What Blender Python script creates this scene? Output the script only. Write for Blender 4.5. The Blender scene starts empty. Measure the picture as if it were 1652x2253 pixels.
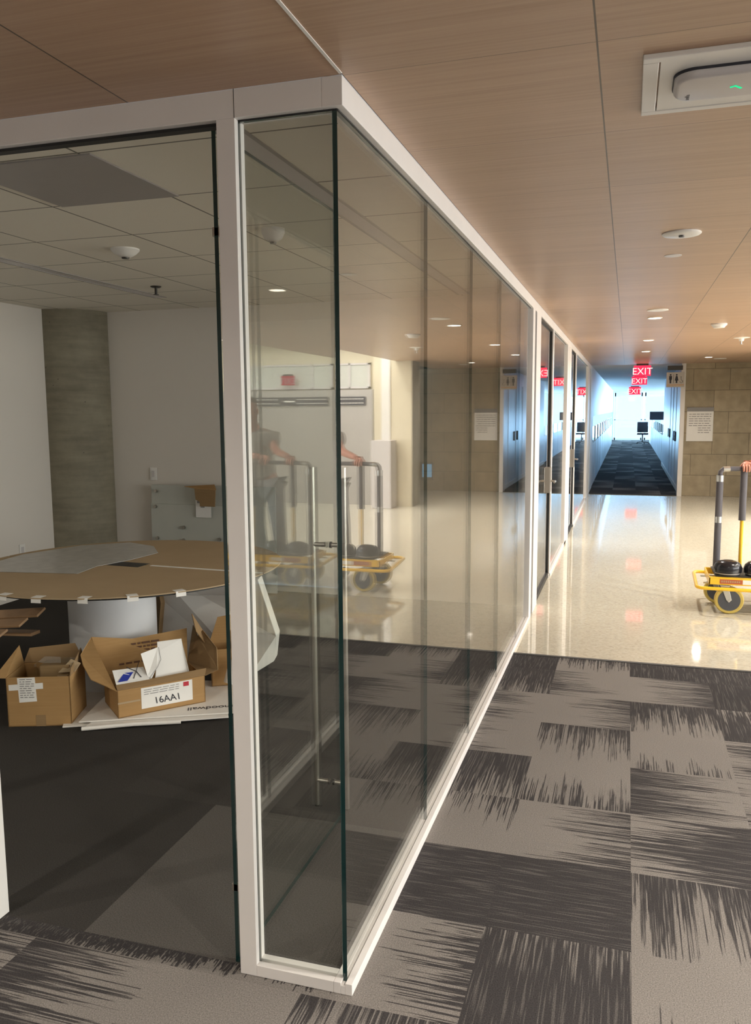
import bpy, bmesh, math, random
from mathutils import Vector, Matrix, Euler
S = bpy.context.scene
C = S.collection
R = math.radians
PI = math.pi
H = 2.44      # corridor ceiling
HR = 2.55     # meeting room ceiling

# ------------------------------------------------------------------ camera
def camera():
    yaw, pitch, roll, f = 0.297, -0.1232, -0.0068, 1809.08
    fw = Vector((-math.sin(yaw)*math.cos(pitch), math.cos(yaw)*math.cos(pitch), math.sin(pitch)))
    r = Vector((math.cos(yaw), math.sin(yaw), 0)); u = r.cross(fw)
    r2 = r*math.cos(roll) + u*math.sin(roll); u2 = -r*math.sin(roll) + u*math.cos(roll)
    cd = bpy.data.cameras.new('camera'); co = bpy.data.objects.new('camera', cd); C.objects.link(co)
    M = Matrix((r2, u2, -fw)).transposed().to_4x4(); M.translation = Vector((0.691, -2.003, 1.628))
    co.matrix_world = M
    cd.sensor_fit = 'VERTICAL'; cd.sensor_height = 24.0; cd.lens = f/2253.0*24.0
    cd.clip_start = 0.02; cd.clip_end = 300
    S.camera = co
camera()

# ------------------------------------------------------------------ world and exposure
S.view_settings.view_transform = 'Standard'; S.view_settings.look = 'None'
S.view_settings.exposure = 0.0; S.view_settings.gamma = 1.0; S.view_settings.use_curve_mapping = False
w = bpy.data.worlds.new('sky'); S.world = w; w.use_nodes = True
bg = w.node_tree.nodes['Background']; bg.inputs[0].default_value = (0.62, 0.84, 1.0, 1); bg.inputs[1].default_value = 1.6
S.cycles.use_denoising = True
S.cycles.max_bounces = 12; S.cycles.diffuse_bounces = 5; S.cycles.glossy_bounces = 8
S.cycles.transparent_max_bounces = 32; S.cycles.transmission_bounces = 8
S.cycles.sample_clamp_indirect = 4.0; S.cycles.caustics_reflective = False; S.cycles.caustics_refractive = False

# ------------------------------------------------------------------ big lights (daylight through the end window, added fill from the sides)
def area(name, loc, size, size_y, power, color, direction, spread=180, parent=None):
    l = bpy.data.lights.new(name, 'AREA'); l.shape = 'RECTANGLE'; l.size = size; l.size_y = size_y
    l.energy = power; l.color = color; l.spread = R(spread)
    o = bpy.data.objects.new(name, l); C.objects.link(o); o.location = loc
    o.rotation_euler = Vector(direction).to_track_quat('-Z', 'Y').to_euler()
    if parent: o.parent = parent
    return o
area('daylight_end', (1.6, 44.6, 1.6), 8.0, 5.0, 1500, (0.36, 0.66, 1.0), (0, -1, 0))
area('side_fill', (7.2, 33, 1.6), 18.0, 2.6, 4000, (0.36, 0.66, 1.0), (-1, -0.25, 0))  # added blue fill from the right, brightens the far corridor walls
area('lobby_fill', (8.9, 3.2, 1.7), 15.0, 2.4, 900, (1.0, .95, .88), (-1, 0, 0))  # added warm fill from the unseen right side, brightens the meeting room
area('left_fill', (-7.2, 29, 1.6), 24.0, 2.6, 4000, (0.36, 0.66, 1.0), (1, -0.3, 0))  # added blue fill from the left, same purpose in the far corridor

# ------------------------------------------------------------------ materials
MATS = {}
def newmat(name):
    m = bpy.data.materials.new(name); m.use_nodes = True; nt = m.node_tree; nt.nodes.clear()
    out = nt.nodes.new('ShaderNodeOutputMaterial'); return m, nt, out
def nd(nt, typ, ins=None, **props):
    n = nt.nodes.new('ShaderNode'+typ)
    for k, v in props.items(): setattr(n, k, v)
    for k, v in (ins or {}).items():
        s = n.inputs[k]
        if hasattr(v, 'is_linked') or hasattr(v, 'links'): nt.links.new(v, s)
        else: s.default_value = v
    return n
def mth(nt, op, a, b=None, c=None, clamp=False):
    n = nt.nodes.new('ShaderNodeMath'); n.operation = op; n.use_clamp = clamp
    for i, v in enumerate((a, b, c)):
        if v is None: continue
        if hasattr(v, 'links'): nt.links.new(v, n.inputs[i])
        else: n.inputs[i].default_value = v
    return n.outputs[0]
def mixc(nt, f, a, b, blend='MIX'):
    n = nt.nodes.new('ShaderNodeMix'); n.data_type = 'RGBA'; n.blend_type = blend
    for i, v in ((0, f), (6, a), (7, b)):
        if hasattr(v, 'links'): nt.links.new(v, n.inputs[i])
        else: n.inputs[i].default_value = v
    return n.outputs[2]
def obj_xyz(nt):
    t = nd(nt, 'TexCoord'); s = nd(nt, 'SeparateXYZ', {0: t.outputs['Object']}); return t, s
def prin(name, col, rough=.5, metal=0., spec=.5, bump=None, noise=None, coat=0., emit=None, es=0.):
    """plain procedural material: colour with a soft noise variation"""
    m, nt, out = newmat(name)
    p = nd(nt, 'BsdfPrincipled', {'Roughness': rough, 'Metallic': metal, 'Specular IOR Level': spec, 'Coat Weight': coat})
    sc, amt = noise or (6.0, .06)
    t = nd(nt, 'TexCoord')
    n = nd(nt, 'TexNoise', {'Vector': t.outputs['Object'], 'Scale': sc, 'Detail': 4.0})
    f = mth(nt, 'MULTIPLY_ADD', n.outputs['Fac'], 2*amt, 1-amt)
    c = nd(nt, 'VectorMath', {0: (col[0], col[1], col[2])}, operation='SCALE'); nt.links.new(f, c.inputs['Scale'])
    nt.links.new(c.outputs[0], p.inputs['Base Color'])
    if emit: p.inputs['Emission Color'].default_value = (*emit, 1); p.inputs['Emission Strength'].default_value = es
    if bump:
        bn = nd(nt, 'TexNoise', {'Vector': t.outputs['Object'], 'Scale': bump[0], 'Detail': 3.0})
        b = nd(nt, 'Bump', {'Height': bn.outputs['Fac'], 'Strength': bump[1], 'Distance': .002})
        nt.links.new(b.outputs[0], p.inputs['Normal'])
    nt.links.new(p.outputs[0], out.inputs[0]); MATS[name] = m; return m
def glassmat(name, tint, f0=.042):
    m, nt, out = newmat(name)
    g = nd(nt, 'NewGeometry')
    d = nd(nt, 'VectorMath', {0: g.outputs['Normal'], 1: g.outputs['Incoming']}, operation='DOT_PRODUCT')
    c = mth(nt, 'ABSOLUTE', d.outputs['Value'])
    k = mth(nt, 'POWER', mth(nt, 'SUBTRACT', 1.0, c, clamp=True), 5.0)
    F = mth(nt, 'MULTIPLY_ADD', k, 1-f0, f0)
    tr = nd(nt, 'BsdfTransparent', {0: (*tint, 1)}); gl = nd(nt, 'BsdfGlossy', {'Color': (1, 1, 1, 1), 'Roughness': 0.0})
    mx = nd(nt, 'MixShader', {0: F, 1: tr.outputs[0], 2: gl.outputs[0]})
    nt.links.new(mx.outputs[0], out.inputs[0]); MATS[name] = m; return m
def emis(name, col, st):
    m, nt, out = newmat(name); e = nd(nt, 'Emission', {0: (*col, 1), 1: st}); nt.links.new(e.outputs[0], out.inputs[0]); MATS[name] = m; return m

def wood_mat():
    m, nt, out = newmat('ceiling_wood')
    t, s = obj_xyz(nt)
    X, Y = s.outputs[0], s.outputs[1]
    PX, PY = .600, .633
    gx = mth(nt, 'FRACT', mth(nt, 'MULTIPLY_ADD', X, 1/PX, 20.0)); gy = mth(nt, 'FRACT', mth(nt, 'MULTIPLY_ADD', Y, 1/PY, 19.99))
    w1 = .0035
    def seam(g, P, wd):
        a = mth(nt, 'LESS_THAN', g, wd/P); b = mth(nt, 'GREATER_THAN', g, 1-wd/P); return mth(nt, 'MAXIMUM', a, b)
    sx = seam(gx, PX, .0022); sy = seam(gy, PY, .0012)
    ix = mth(nt, 'FLOOR', mth(nt, 'MULTIPLY_ADD', X, 1/PX, 20.0)); iy = mth(nt, 'FLOOR', mth(nt, 'MULTIPLY_ADD', Y, 1/PY, 19.99))
    cv = nd(nt, 'CombineXYZ', {0: ix, 1: iy}); wn = nd(nt, 'TexWhiteNoise', {'Vector': cv.outputs[0]})
    gv = nd(nt, 'CombineXYZ', {0: mth(nt, 'MULTIPLY', X, 1.3), 1: mth(nt, 'MULTIPLY', Y, 70.0), 2: mth(nt, 'MULTIPLY', wn.outputs[0], 9.0)})
    g1 = nd(nt, 'TexNoise', {'Vector': gv.outputs[0], 'Scale': 1.0, 'Detail': 4.0, 'Roughness': .6})
    gv2 = nd(nt, 'CombineXYZ', {0: mth(nt, 'MULTIPLY', X, .8), 1: mth(nt, 'MULTIPLY', Y, 9.0), 2: mth(nt, 'MULTIPLY', wn.outputs[0], 7.0)})
    g2 = nd(nt, 'TexNoise', {'Vector': gv2.outputs[0], 'Scale': 1.0, 'Detail': 3.0})
    f = mth(nt, 'ADD', mth(nt, 'MULTIPLY', g1.outputs[0], .65), mth(nt, 'MULTIPLY', g2.outputs[0], .35))
    cr = nd(nt, 'ValToRGB', {0: f}); e = cr.color_ramp.elements
    e[0].position = .3; e[0].color = (.375, .235, .150, 1); e[1].position = .78; e[1].color = (.53, .365, .255, 1)
    v = mth(nt, 'MULTIPLY_ADD', wn.outputs[0], .10, .95)
    c = nd(nt, 'VectorMath', {0: cr.outputs[0]}, operation='SCALE'); nt.links.new(v, c.inputs['Scale'])
    c2 = mixc(nt, mth(nt, 'MAXIMUM', sx, mth(nt, 'MULTIPLY', sy, .75)), c.outputs[0], (.07, .045, .03, 1))
    p = nd(nt, 'BsdfPrincipled', {'Roughness': .36, 'Specular IOR Level': .45}); nt.links.new(c2, p.inputs['Base Color'])
    b = nd(nt, 'Bump', {'Height': g1.outputs[0], 'Strength': .12, 'Distance': .001}); nt.links.new(b.outputs[0], p.inputs['Normal'])
    nt.links.new(p.outputs[0], out.inputs[0]); MATS['wood'] = m
wood_mat()

def terrazzo_mat():
    m, nt, out = newmat('terrazzo')
    t = nd(nt, 'TexCoord')
    v = nd(nt, 'TexVoronoi', {'Vector': t.outputs['Object'], 'Scale': 60.0})
    cr = nd(nt, 'ValToRGB', {0: v.outputs['Color']}); e = cr.color_ramp.elements
    e[0].position = 0; e[0].color = (.30, .265, .20, 1); e[1].position = 1; e[1].color = (.76, .72, .62, 1)
    a = cr.color_ramp.elements.new(.3); a.color = (.54, .49, .39, 1); b = cr.color_ramp.elements.new(.6); b.color = (.64, .60, .48, 1)
    n = nd(nt, 'TexNoise', {'Vector': t.outputs['Object'], 'Scale': .9, 'Detail': 3.0})
    c = mixc(nt, .64, cr.outputs[0], (.57, .535, .445, 1))
    c = mixc(nt, mth(nt, 'MULTIPLY', n.outputs[0], .2), c, (.50, .45, .34, 1))
    r = mth(nt, 'MULTIPLY_ADD', n.outputs[0], .05, .025)
    p = nd(nt, 'BsdfPrincipled', {'Roughness': r, 'Specular IOR Level': .6}); nt.links.new(c, p.inputs['Base Color'])
    bn = nd(nt, 'TexNoise', {'Vector': t.outputs['Object'], 'Scale': 7.0, 'Detail': 1.0})
    b = nd(nt, 'Bump', {'Height': bn.outputs[0], 'Strength': .05, 'Distance': .004}); nt.links.new(b.outputs[0], p.inputs['Normal'])
    nt.links.new(p.outputs[0], out.inputs[0]); MATS['terrazzo'] = m
terrazzo_mat()

def carpet_mat():
    # UV: u across the yarns, v towards the dark end.  attribute tile: R fringe length, G seed, B tone
    m, nt, out = newmat('carpet_tiles')
    uv = nd(nt, 'UVMap', uv_map='UVMap'); s = nd(nt, 'SeparateXYZ', {0: uv.outputs[0]})
    at = nd(nt, 'Attribute', attribute_name='tile'); sc = nd(nt, 'SeparateColor', {0: at.outputs['Color']})
    u, v = s.outputs[0], s.outputs[1]; L, seed, tone = mth(nt, 'MULTIPLY_ADD', sc.outputs[0], 5.0, -2.0), sc.outputs[1], sc.outputs[2]
    sd = mth(nt, 'MULTIPLY', seed, 57.0)
    col = mth(nt, 'FLOOR', mth(nt, 'MULTIPLY', u, 110.0))
    cw = nd(nt, 'CombineXYZ', {0: col, 1: sd}); wn = nd(nt, 'TexWhiteNoise', {'Vector': cw.outputs[0]})
    col2 = mth(nt, 'FLOOR', mth(nt, 'MULTIPLY', u, 31.0))
    cw2 = nd(nt, 'CombineXYZ', {0: col2, 1: mth(nt, 'ADD', sd, 3.3)}); wn2 = nd(nt, 'TexWhiteNoise', {'Vector': cw2.outputs[0]})
    lf = nd(nt, 'TexNoise', {'Vector': nd(nt, 'CombineXYZ', {0: mth(nt, 'MULTIPLY', u, 3.2), 1: sd}).outputs[0], 'Scale': 1.0, 'Detail': 1.0})
    Le = mth(nt, 'ADD', mth(nt, 'MULTIPLY_ADD', mth(nt, 'SUBTRACT', wn.outputs[0], .5), .85, L),
             mth(nt, 'MULTIPLY', mth(nt, 'SUBTRACT', lf.outputs[0], .5), 1.3))
    Le = mth(nt, 'ADD', Le, mth(nt, 'MULTIPLY', mth(nt, 'SUBTRACT', wn2.outputs[0], .5), .30))
    d = mth(nt, 'SUBTRACT', Le, mth(nt, 'SUBTRACT', 1.0, v))
    dark = mth(nt, 'MULTIPLY', d, 14.0, clamp=True)
    # light yarns that run back into the dark end
    br = nd(nt, 'TexNoise', {'Vector': nd(nt, 'CombineXYZ', {0: mth(nt, 'MULTIPLY', u, 75.0), 1: mth(nt, 'MULTIPLY', v, 2.2), 2: sd}).outputs[0], 'Scale': 1.0, 'Detail': 2.0})
    brk = mth(nt, 'MULTIPLY', mth(nt, 'SUBTRACT', br.outputs[0], .53), 9.0, clamp=True)
    near = mth(nt, 'SUBTRACT', 1.0, mth(nt, 'MULTIPLY', d, 1.6), clamp=True)
    dark = mth(nt, 'MULTIPLY', dark, mth(nt, 'SUBTRACT', 1.0, mth(nt, 'MULTIPLY', brk, mth(nt, 'MULTIPLY_ADD', near, .65, .30))))
    dark = mth(nt, 'MULTIPLY', dark, mth(nt, 'GREATER_THAN', L, -.8))
    t = nd(nt, 'TexCoord')
    sp = nd(nt, 'TexNoise', {'Vector': t.outputs['Object'], 'Scale': 260.0, 'Detail': 3.0, 'Roughness': .75})
    sp2 = nd(nt, 'TexNoise', {'Vector': t.outputs['Object'], 'Scale': 2.0, 'Detail': 2.0})
    c = mixc(nt, dark, (.215, .197, .183, 1), (.049, .045, .046, 1))
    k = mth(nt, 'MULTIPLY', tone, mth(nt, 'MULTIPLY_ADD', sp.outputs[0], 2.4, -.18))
    k = mth(nt, 'MULTIPLY', k, mth(nt, 'MULTIPLY_ADD', sp2.outputs[0], .2, .9))
    cc = nd(nt, 'VectorMath', {0: c}, operation='SCALE'); nt.links.new(k, cc.inputs['Scale'])
    p = nd(nt, 'BsdfPrincipled', {'Roughness': .95, 'Specular IOR Level': .08}); nt.links.new(cc.outputs[0], p.inputs['Base Color'])
    b = nd(nt, 'Bump', {'Height': sp.outputs[0], 'Strength': .5, 'Distance': .003}); nt.links.new(b.outputs[0], p.inputs['Normal'])
    nt.links.new(p.outputs[0], out.inputs[0]); MATS['carpet'] = m
carpet_mat()

def block_mat():
    m, nt, out = newmat('stone_blocks')
    t, s = obj_xyz(nt)
    hx = mth(nt, 'ADD', s.outputs[0], s.outputs[1])
    v = nd(nt, 'CombineXYZ', {0: hx, 1: s.outputs[2]})
    b = nd(nt, 'TexBrick', {'Vector': v.outputs[0], 'Color1': (.40, .33, .23, 1), 'Color2': (.33, .275, .19, 1), 'Mortar': (.20, .165, .12, 1),
                            'Scale': 1.0, 'Mortar Size': .006, 'Brick Width': .62, 'Row Height': .39, 'Bias': 0.0}, offset=.42)
    n = nd(nt, 'TexNoise', {'Vector': t.outputs['Object'], 'Scale': 6.0, 'Detail': 5.0})
    c = mixc(nt, .35, b.outputs[0], nd(nt, 'ValToRGB', {0: n.outputs[0]}).outputs[0], 'OVERLAY')
    p = nd(nt, 'BsdfPrincipled', {'Roughness': .6, 'Specular IOR Level': .3}); nt.links.new(c, p.inputs['Base Color'])
    nt.links.new(p.outputs[0], out.inputs[0]); MATS['block'] = m
block_mat()

def concrete_mat():
    m, nt, out = newmat('concrete')
    t = nd(nt, 'TexCoord')
    n = nd(nt, 'TexNoise', {'Vector': t.outputs['Object'], 'Scale': 3.5, 'Detail': 8.0, 'Roughness': .65})
    mp = nd(nt, 'Mapping', {'Vector': t.outputs['Object'], 'Scale': (2, 2, 14)})
    n2 = nd(nt, 'TexNoise', {'Vector': mp.outputs[0], 'Scale': 1.5, 'Detail': 4.0})
    pit = nd(nt, 'TexVoronoi', {'Vector': t.outputs['Object'], 'Scale': 9.0})
    f = mth(nt, 'ADD', mth(nt, 'MULTIPLY', n.outputs[0], .6), mth(nt, 'MULTIPLY', n2.outputs[0], .4))
    cr = nd(nt, 'ValToRGB', {0: f}); e = cr.color_ramp.elements
    e[0].position = .3; e[0].color = (.155, .135, .095, 1); e[1].position = .7; e[1].color = (.30, .27, .20, 1)
    c = mixc(nt, mth(nt, 'LESS_THAN', pit.outputs[0], .05), cr.outputs[0], (.09, .08, .06, 1))
    p = nd(nt, 'BsdfPrincipled', {'Roughness': .75}); nt.links.new(c, p.inputs['Base Color'])
    nt.links.new(p.outputs[0], out.inputs[0]); MATS['concrete'] = m
concrete_mat()

def acoustic_mat():
    m, nt, out = newmat('acoustic_tiles')
    t, s = obj_xyz(nt)
    X, Y = s.outputs[0], s.outputs[1]; PX, PY = .600, .628
    def seam(v, P, off, wd):
        g = mth(nt, 'FRACT', mth(nt, 'ADD', mth(nt, 'MULTIPLY', v, 1/P), off)); return mth(nt, 'MAXIMUM', mth(nt, 'LESS_THAN', g, wd/P), mth(nt, 'GREATER_THAN', g, 1-wd/P))
    sx = seam(X, PX, 20-(.575-.6)/.6, .005); sy = seam(Y, PY, 20-.013, .005)
    n = nd(nt, 'TexNoise', {'Vector': t.outputs['Object'], 'Scale': 160.0, 'Detail': 2.0})
    base = mixc(nt, mth(nt, 'MULTIPLY', n.outputs[0], .25), (.82, .775, .69, 1), (.62, .58, .51, 1))
    c = mixc(nt, mth(nt, 'MAXIMUM', sx, sy), base, (.22, .21, .18, 1))
    p = nd(nt, 'BsdfPrincipled', {'Roughness': .9, 'Specular IOR Level': .2}); nt.links.new(c, p.inputs['Base Color'])
    nt.links.new(p.outputs[0], out.inputs[0]); MATS['acoustic'] = m
acoustic_mat()

def cardboard_mat(name, c1, c2):
    m, nt, out = newmat(name)
    t = nd(nt, 'TexCoord'); mp = nd(nt, 'Mapping', {'Vector': t.outputs['Object'], 'Scale': (1, 1, 30)})
    n = nd(nt, 'TexNoise', {'Vector': mp.outputs[0], 'Scale': 4.0, 'Detail': 5.0}); n2 = nd(nt, 'TexNoise', {'Vector': t.outputs['Object'], 'Scale': 5.0, 'Detail': 3.0})
    c = mixc(nt, mth(nt, 'ADD', mth(nt, 'MULTIPLY', n.outputs[0], .5), mth(nt, 'MULTIPLY', n2.outputs[0], .5)), (*c1, 1), (*c2, 1))
    p = nd(nt, 'BsdfPrincipled', {'Roughness': .8, 'Specular IOR Level': .2}); nt.links.new(c, p.inputs['Base Color'])
    nt.links.new(p.outputs[0], out.inputs[0]); MATS[name] = m
cardboard_mat('card', (.30, .17, .065), (.47, .29, .13)); cardboard_mat('kraft', (.37, .27, .165), (.46, .345, .215))
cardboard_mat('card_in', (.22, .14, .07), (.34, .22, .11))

prin('frame_white', (.76, .73, .71), .38); prin('frame_groove', (.03, .03, .03), .6); prin('gasket', (.012, .012, .012), .5)
prin('wall_paint', (.70, .655, .60), .85, noise=(2., .03)); prin('wall_white', (.72, .70, .66), .8)
prin('wall_blue', (.72, .77, .82), .4); prin('dark_gap', (.015, .014, .014), .6)
prin('edge', (.003, .030, .030), .12, spec=.7); prin('edge_blue', (.010, .045, .12), .12, spec=.7)
glassmat('glass', (.965, .975, .965)); glassmat('glass_leaf', (.955, .972, .962))
prin('steel', (.44, .41, .37), .34, metal=1.); prin('steel_dark', (.06, .055, .05), .4, metal=.6)
prin('white_plastic', (.78, .76, .73), .4); prin('grey_plastic', (.58, .55, .55), .35); prin('black_plastic', (.012, .012, .016), .18)
prin('paper', (.80, .78, .75), .7); prin('foam_white', (.80, .765, .72), .55, bump=(60, .4)); prin('ink', (.02, .02, .03), .6)
prin('ink_grey', (.25, .24, .24), .7); prin('ink_red', (.50, .03, .05), .6); prin('ink_blue', (.03, .05, .35), .5); prin('ink_brown', (.11, .045, .02), .7)
prin('laminate', (.68, .68, .70), .35); prin('yellow', (.90, .55, .03), .3, coat=.3); prin('foam_grey', (.11, .105, .12), .75)
prin('tyre', (.55, .42, .10), .5); prin('wheel_hub', (.07, .075, .09), .45); prin('zinc', (.60, .60, .58), .3, metal=.9)
prin('red_label', (.42, .10, .04), .5); prin('skin', (.62, .27, .19), .5, noise=(9., .08)); prin('shirt', (.46, .46, .45), .9, noise=(25., .12))
prin('jeans', (.20, .22, .26), .9, noise=(40., .2)); prin('shoe', (.03, .03, .03), .5); prin('hair', (.05, .03, .02), .7)
prin('plank', (.42, .25, .13), .6, noise=(12., .2)); prin('film', (.42, .41, .39), .32, noise=(14., .35), bump=(18, .8)); prin('grey_panel', (.32, .30, .28), .6)
prin('sign_grey', (.52, .49, .46), .5); prin('white_trim', (.80, .78, .74), .4); prin('stone_light', (.60, .54, .40), .55, noise=(4, .1))
prin('glassboard', (.49, .50, .455), .15); prin('vent_grey', (.36, .335, .325), .5); prin('rubber_black', (.02, .02, .02), .6); prin('orange', (.7, .3, .05), .5)
emis('lamp', (1.0, .90, .74), 14.0); emis('linear', (1.0, .93, .80), 5.5); emis('exit_red', (1.0, .03, .08), 1.6); emis('exit_white', (1, .62, .6), 1.6)
emis('led_green', (.03, .9, .35), 1.0); emis('screen_blue', (.30, .55, .75), .7); emis('white_panel_light', (1, .97, .9), 1.2)

# ------------------------------------------------------------------ mesh helpers
class MB:
    def __init__(s): s.v = []; s.f = []; s.m = []; s.mi = 0
    def add(s, vs, fs, M=None):
        n = len(s.v)
        for p in vs:
            p = Vector(p); s.v.append(tuple(M @ p) if M else tuple(p))
        for q in fs: s.f.append(tuple(i+n for i in q)); s.m.append(s.mi)
    def box(s, a, b, M=None):
        x0, x1 = sorted((a[0], b[0])); y0, y1 = sorted((a[1], b[1])); z0, z1 = sorted((a[2], b[2]))
        s.add([(x0,y0,z0),(x1,y0,z0),(x1,y1,z0),(x0,y1,z0),(x0,y0,z1),(x1,y0,z1),(x1,y1,z1),(x0,y1,z1)],
              [(0,3,2,1),(4,5,6,7),(0,1,5,4),(1,2,6,5),(2,3,7,6),(3,0,4,7)], M)
    def lathe(s, prof, n=32, M=None, cap=True):
        vs = []; fs = []
        for r, z in prof:
            for k in range(n): a = 2*PI*k/n; vs.append((r*math.cos(a), r*math.sin(a), z))
        for i in range(len(prof)-1):
            for k in range(n): fs.append((i*n+k, i*n+(k+1) % n, (i+1)*n+(k+1) % n, (i+1)*n+k))
        if cap: fs.append(tuple(range(n-1, -1, -1))); fs.append(tuple((len(prof)-1)*n+k for k in range(n)))
        s.add(vs, fs, M)
    def tube(s, pts, r, n=12, closed=False):
        P = [Vector(p) for p in pts]; m = len(P); vs = []; fs = []; up = None
        for i in range(m):
            if closed: t = (P[(i+1) % m]-P[i-1])
            else: t = (P[min(i+1, m-1)]-P[max(i-1, 0)])
            t.normalize()
            if up is None: up = Vector((0, 0, 1)) if abs(t.z) < .9 else Vector((1, 0, 0))
            a = t.cross(up).normalized(); b = a.cross(t).normalized(); up = b
            rr = r[i] if isinstance(r, (list, tuple)) else r
            for k in range(n): an = 2*PI*k/n; vs.append(P[i] + a*(rr*math.cos(an)) + b*(rr*math.sin(an)))
        for i in range(m if closed else m-1):
            j = (i+1) % m
            for k in range(n): fs.append((i*n+k, i*n+(k+1) % n, j*n+(k+1) % n, j*n+k))
        if not closed: fs.append(tuple(range(n-1, -1, -1))); fs.append(tuple((m-1)*n+k for k in range(n)))
        s.add(vs, fs)
    def prism(s, poly, dvec, M=None):
        n = len(poly); d = Vector(dvec); vs = [Vector(p) for p in poly]; vs += [v+d for v in vs]
        fs = [tuple(range(n-1, -1, -1)), tuple(range(n, 2*n))] + [(i, (i+1) % n, n+(i+1) % n, n+i) for i in range(n)]
        s.add(vs, fs, M)
    def build(s, name, mat, parent=None, loc=None, rot=None, smooth=False, bevel=0, seg=2, mats=None):
        me = bpy.data.meshes.new(name); me.from_pydata(s.v, [], s.f); me.update()
        bm = bmesh.new(); bm.from_mesh(me); bmesh.ops.recalc_face_normals(bm, faces=bm.faces); bm.to_mesh(me); bm.free()
        for mm in (mats or [mat]): me.materials.append(MATS[mm])
        if mats:
            for i, pl in enumerate(me.polygons): pl.material_index = s.m[i]
        o = bpy.data.objects.new(name, me); C.objects.link(o)
        if loc is not None: o.location = loc
        if rot is not None: o.rotation_euler = rot
        if parent: o.parent = parent
        if smooth:
            for pl in me.polygons: pl.use_smooth = True
            me.set_sharp_from_angle(angle=R(40))
        if bevel:
            b = o.modifiers.new('bevel', 'BEVEL'); b.width = bevel; b.segments = seg; b.limit_method = 'ANGLE'
        return o
def box(name, a, b, mat, parent=None, bevel=0):
    m = MB(); m.box(a, b); return m.build(name, mat, parent, bevel=bevel)
def struct(o): o['kind'] = 'structure'; return o
def tag(o, label, cat, group=None):
    o['label'] = label; o['category'] = cat
    if group: o['group'] = group
    return o
def empty(name, loc, rz=0, label=None, cat=None, group=None):
    o = bpy.data.objects.new(name, None); C.objects.link(o); o.location = loc; o.rotation_euler = (0, 0, rz); o.empty_display_size = .05
    if label: tag(o, label, cat, group)
    return o
def copy_thing(root, loc, rz=None, label=None):
    r = root.copy(); C.objects.link(r); r.location = loc
    if rz is not None: r.rotation_euler = (0, 0, rz)
    if label: r['label'] = label
    for ch in list(root.children):
        c = ch.copy(); C.objects.link(c); c.parent = r
        for g in list(ch.children):
            d = g.copy(); C.objects.link(d); d.parent = c
    return r
def text(name, s, size, mat, parent, loc, rot, ext=.0006, align='LEFT', shear=0):
    cu = bpy.data.curves.new(name, 'FONT'); cu.body = s; cu.size = size; cu.extrude = ext; cu.align_x = align; cu.shear = shear
    t = bpy.data.objects.new(name+'_tmp', cu); C.objects.link(t)
    dg = bpy.context.evaluated_depsgraph_get(); me = bpy.data.meshes.new_from_object(t.evaluated_get(dg))
    bpy.data.objects.remove(t); me.materials.clear(); me.materials.append(MATS[mat])
    o = bpy.data.objects.new(name, me); C.objects.link(o); o.location = loc; o.rotation_euler = rot
    if parent: o.parent = parent
    return o

# ------------------------------------------------------------------ floors
TX = [.303 + .4445*(i) for i in range(-4, 20)]          # seams along the corridor grid
TY = [-.03 + .4475*j for j in range(-9, 8)]
def tiles():
    """carpet of the corridor: cell style = (dark side, fringe length, tone)"""
    st = {}
    def put(i, j, side, L, tone=1.0): st[(i, j)] = (side, L, tone)
    # columns: 0 = X -.14...303, 1 = .303..747, 2 = .747..1.19, 3 = 1.19..1.64 ; rows: 0 = Y<-.03, 1 = -.03...42 etc
    put(0,7,'n',1.1); put(1,7,'w',.20); put(2,7,'e',.45); put(3,7,'n',2.2,.85)
    put(0,6,'w',.35); put(1,6,'e',.35); put(2,6,'n',.72); put(3,6,'s',1.1)
    put(0,5,'w',0.0); put(1,5,'n',.42); put(2,5,'s',-.12); put(3,5,'e',.9)
    put(0,4,'n',.90); put(1,4,'s',.25); put(2,4,'w',.60); put(3,4,'w',-.1)
    put(0,3,'n',.20); put(1,3,'e',.30); put(2,3,'e',.80); put(3,3,'w',1.2)
    put(0,2,'w',2.2,1.0); put(1,2,'e',2.4,1.0); put(2,2,'n',.60); put(3,2,'n',.0)
    put(0,1,'e',.35); put(1,1,'s',1.30); put(2,1,'s',-.02); put(3,1,'e',.6)
    put(0,0,'n',.35); put(1,0,'w',.1); put(-1,0,'w',-.45); put(-2,0,'w',.62); put(-3,0,'w',.9); put(-4,0,'w',1.0)
    put(-1,1,'w',.3)
    return st
def carpet(name, cells):
    """cells: list of (x0,x1,y0,y1,side,L,tone,seed)"""
    me = bpy.data.meshes.new(name); vs = []; fs = []; uvs = []; cols = []
    for (x0, x1, y0, y1, side, L, tone, sd) in cells:
        n = len(vs); vs += [(x0,y0,0),(x1,y0,0),(x1,y1,0),(x0,y1,0)]; fs.append((n, n+1, n+2, n+3))
        base = {'n': [(0,0),(1,0),(1,1),(0,1)], 's': [(0,1),(1,1),(1,0),(0,0)], 'e': [(0,0),(0,1),(1,1),(1,0)], 'w': [(0,1),(0,0),(1,0),(1,1)]}[side]
        uvs += base; cols += [((L+2)/5, sd, tone, 1)]*4
    me.from_pydata(vs, [], fs); uv = me.uv_layers.new(name='UVMap')
    for i, c in enumerate(uvs): uv.data[i].uv = c
    ca = me.color_attributes.new('tile', 'FLOAT_COLOR', 'CORNER')
    for i, c in enumerate(cols): ca.data[i].color = c
    me.materials.append(MATS['carpet']); o = bpy.data.objects.new(name, me); C.objects.link(o); return struct(o)
random.seed(4)
st = tiles(); cells = []
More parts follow.
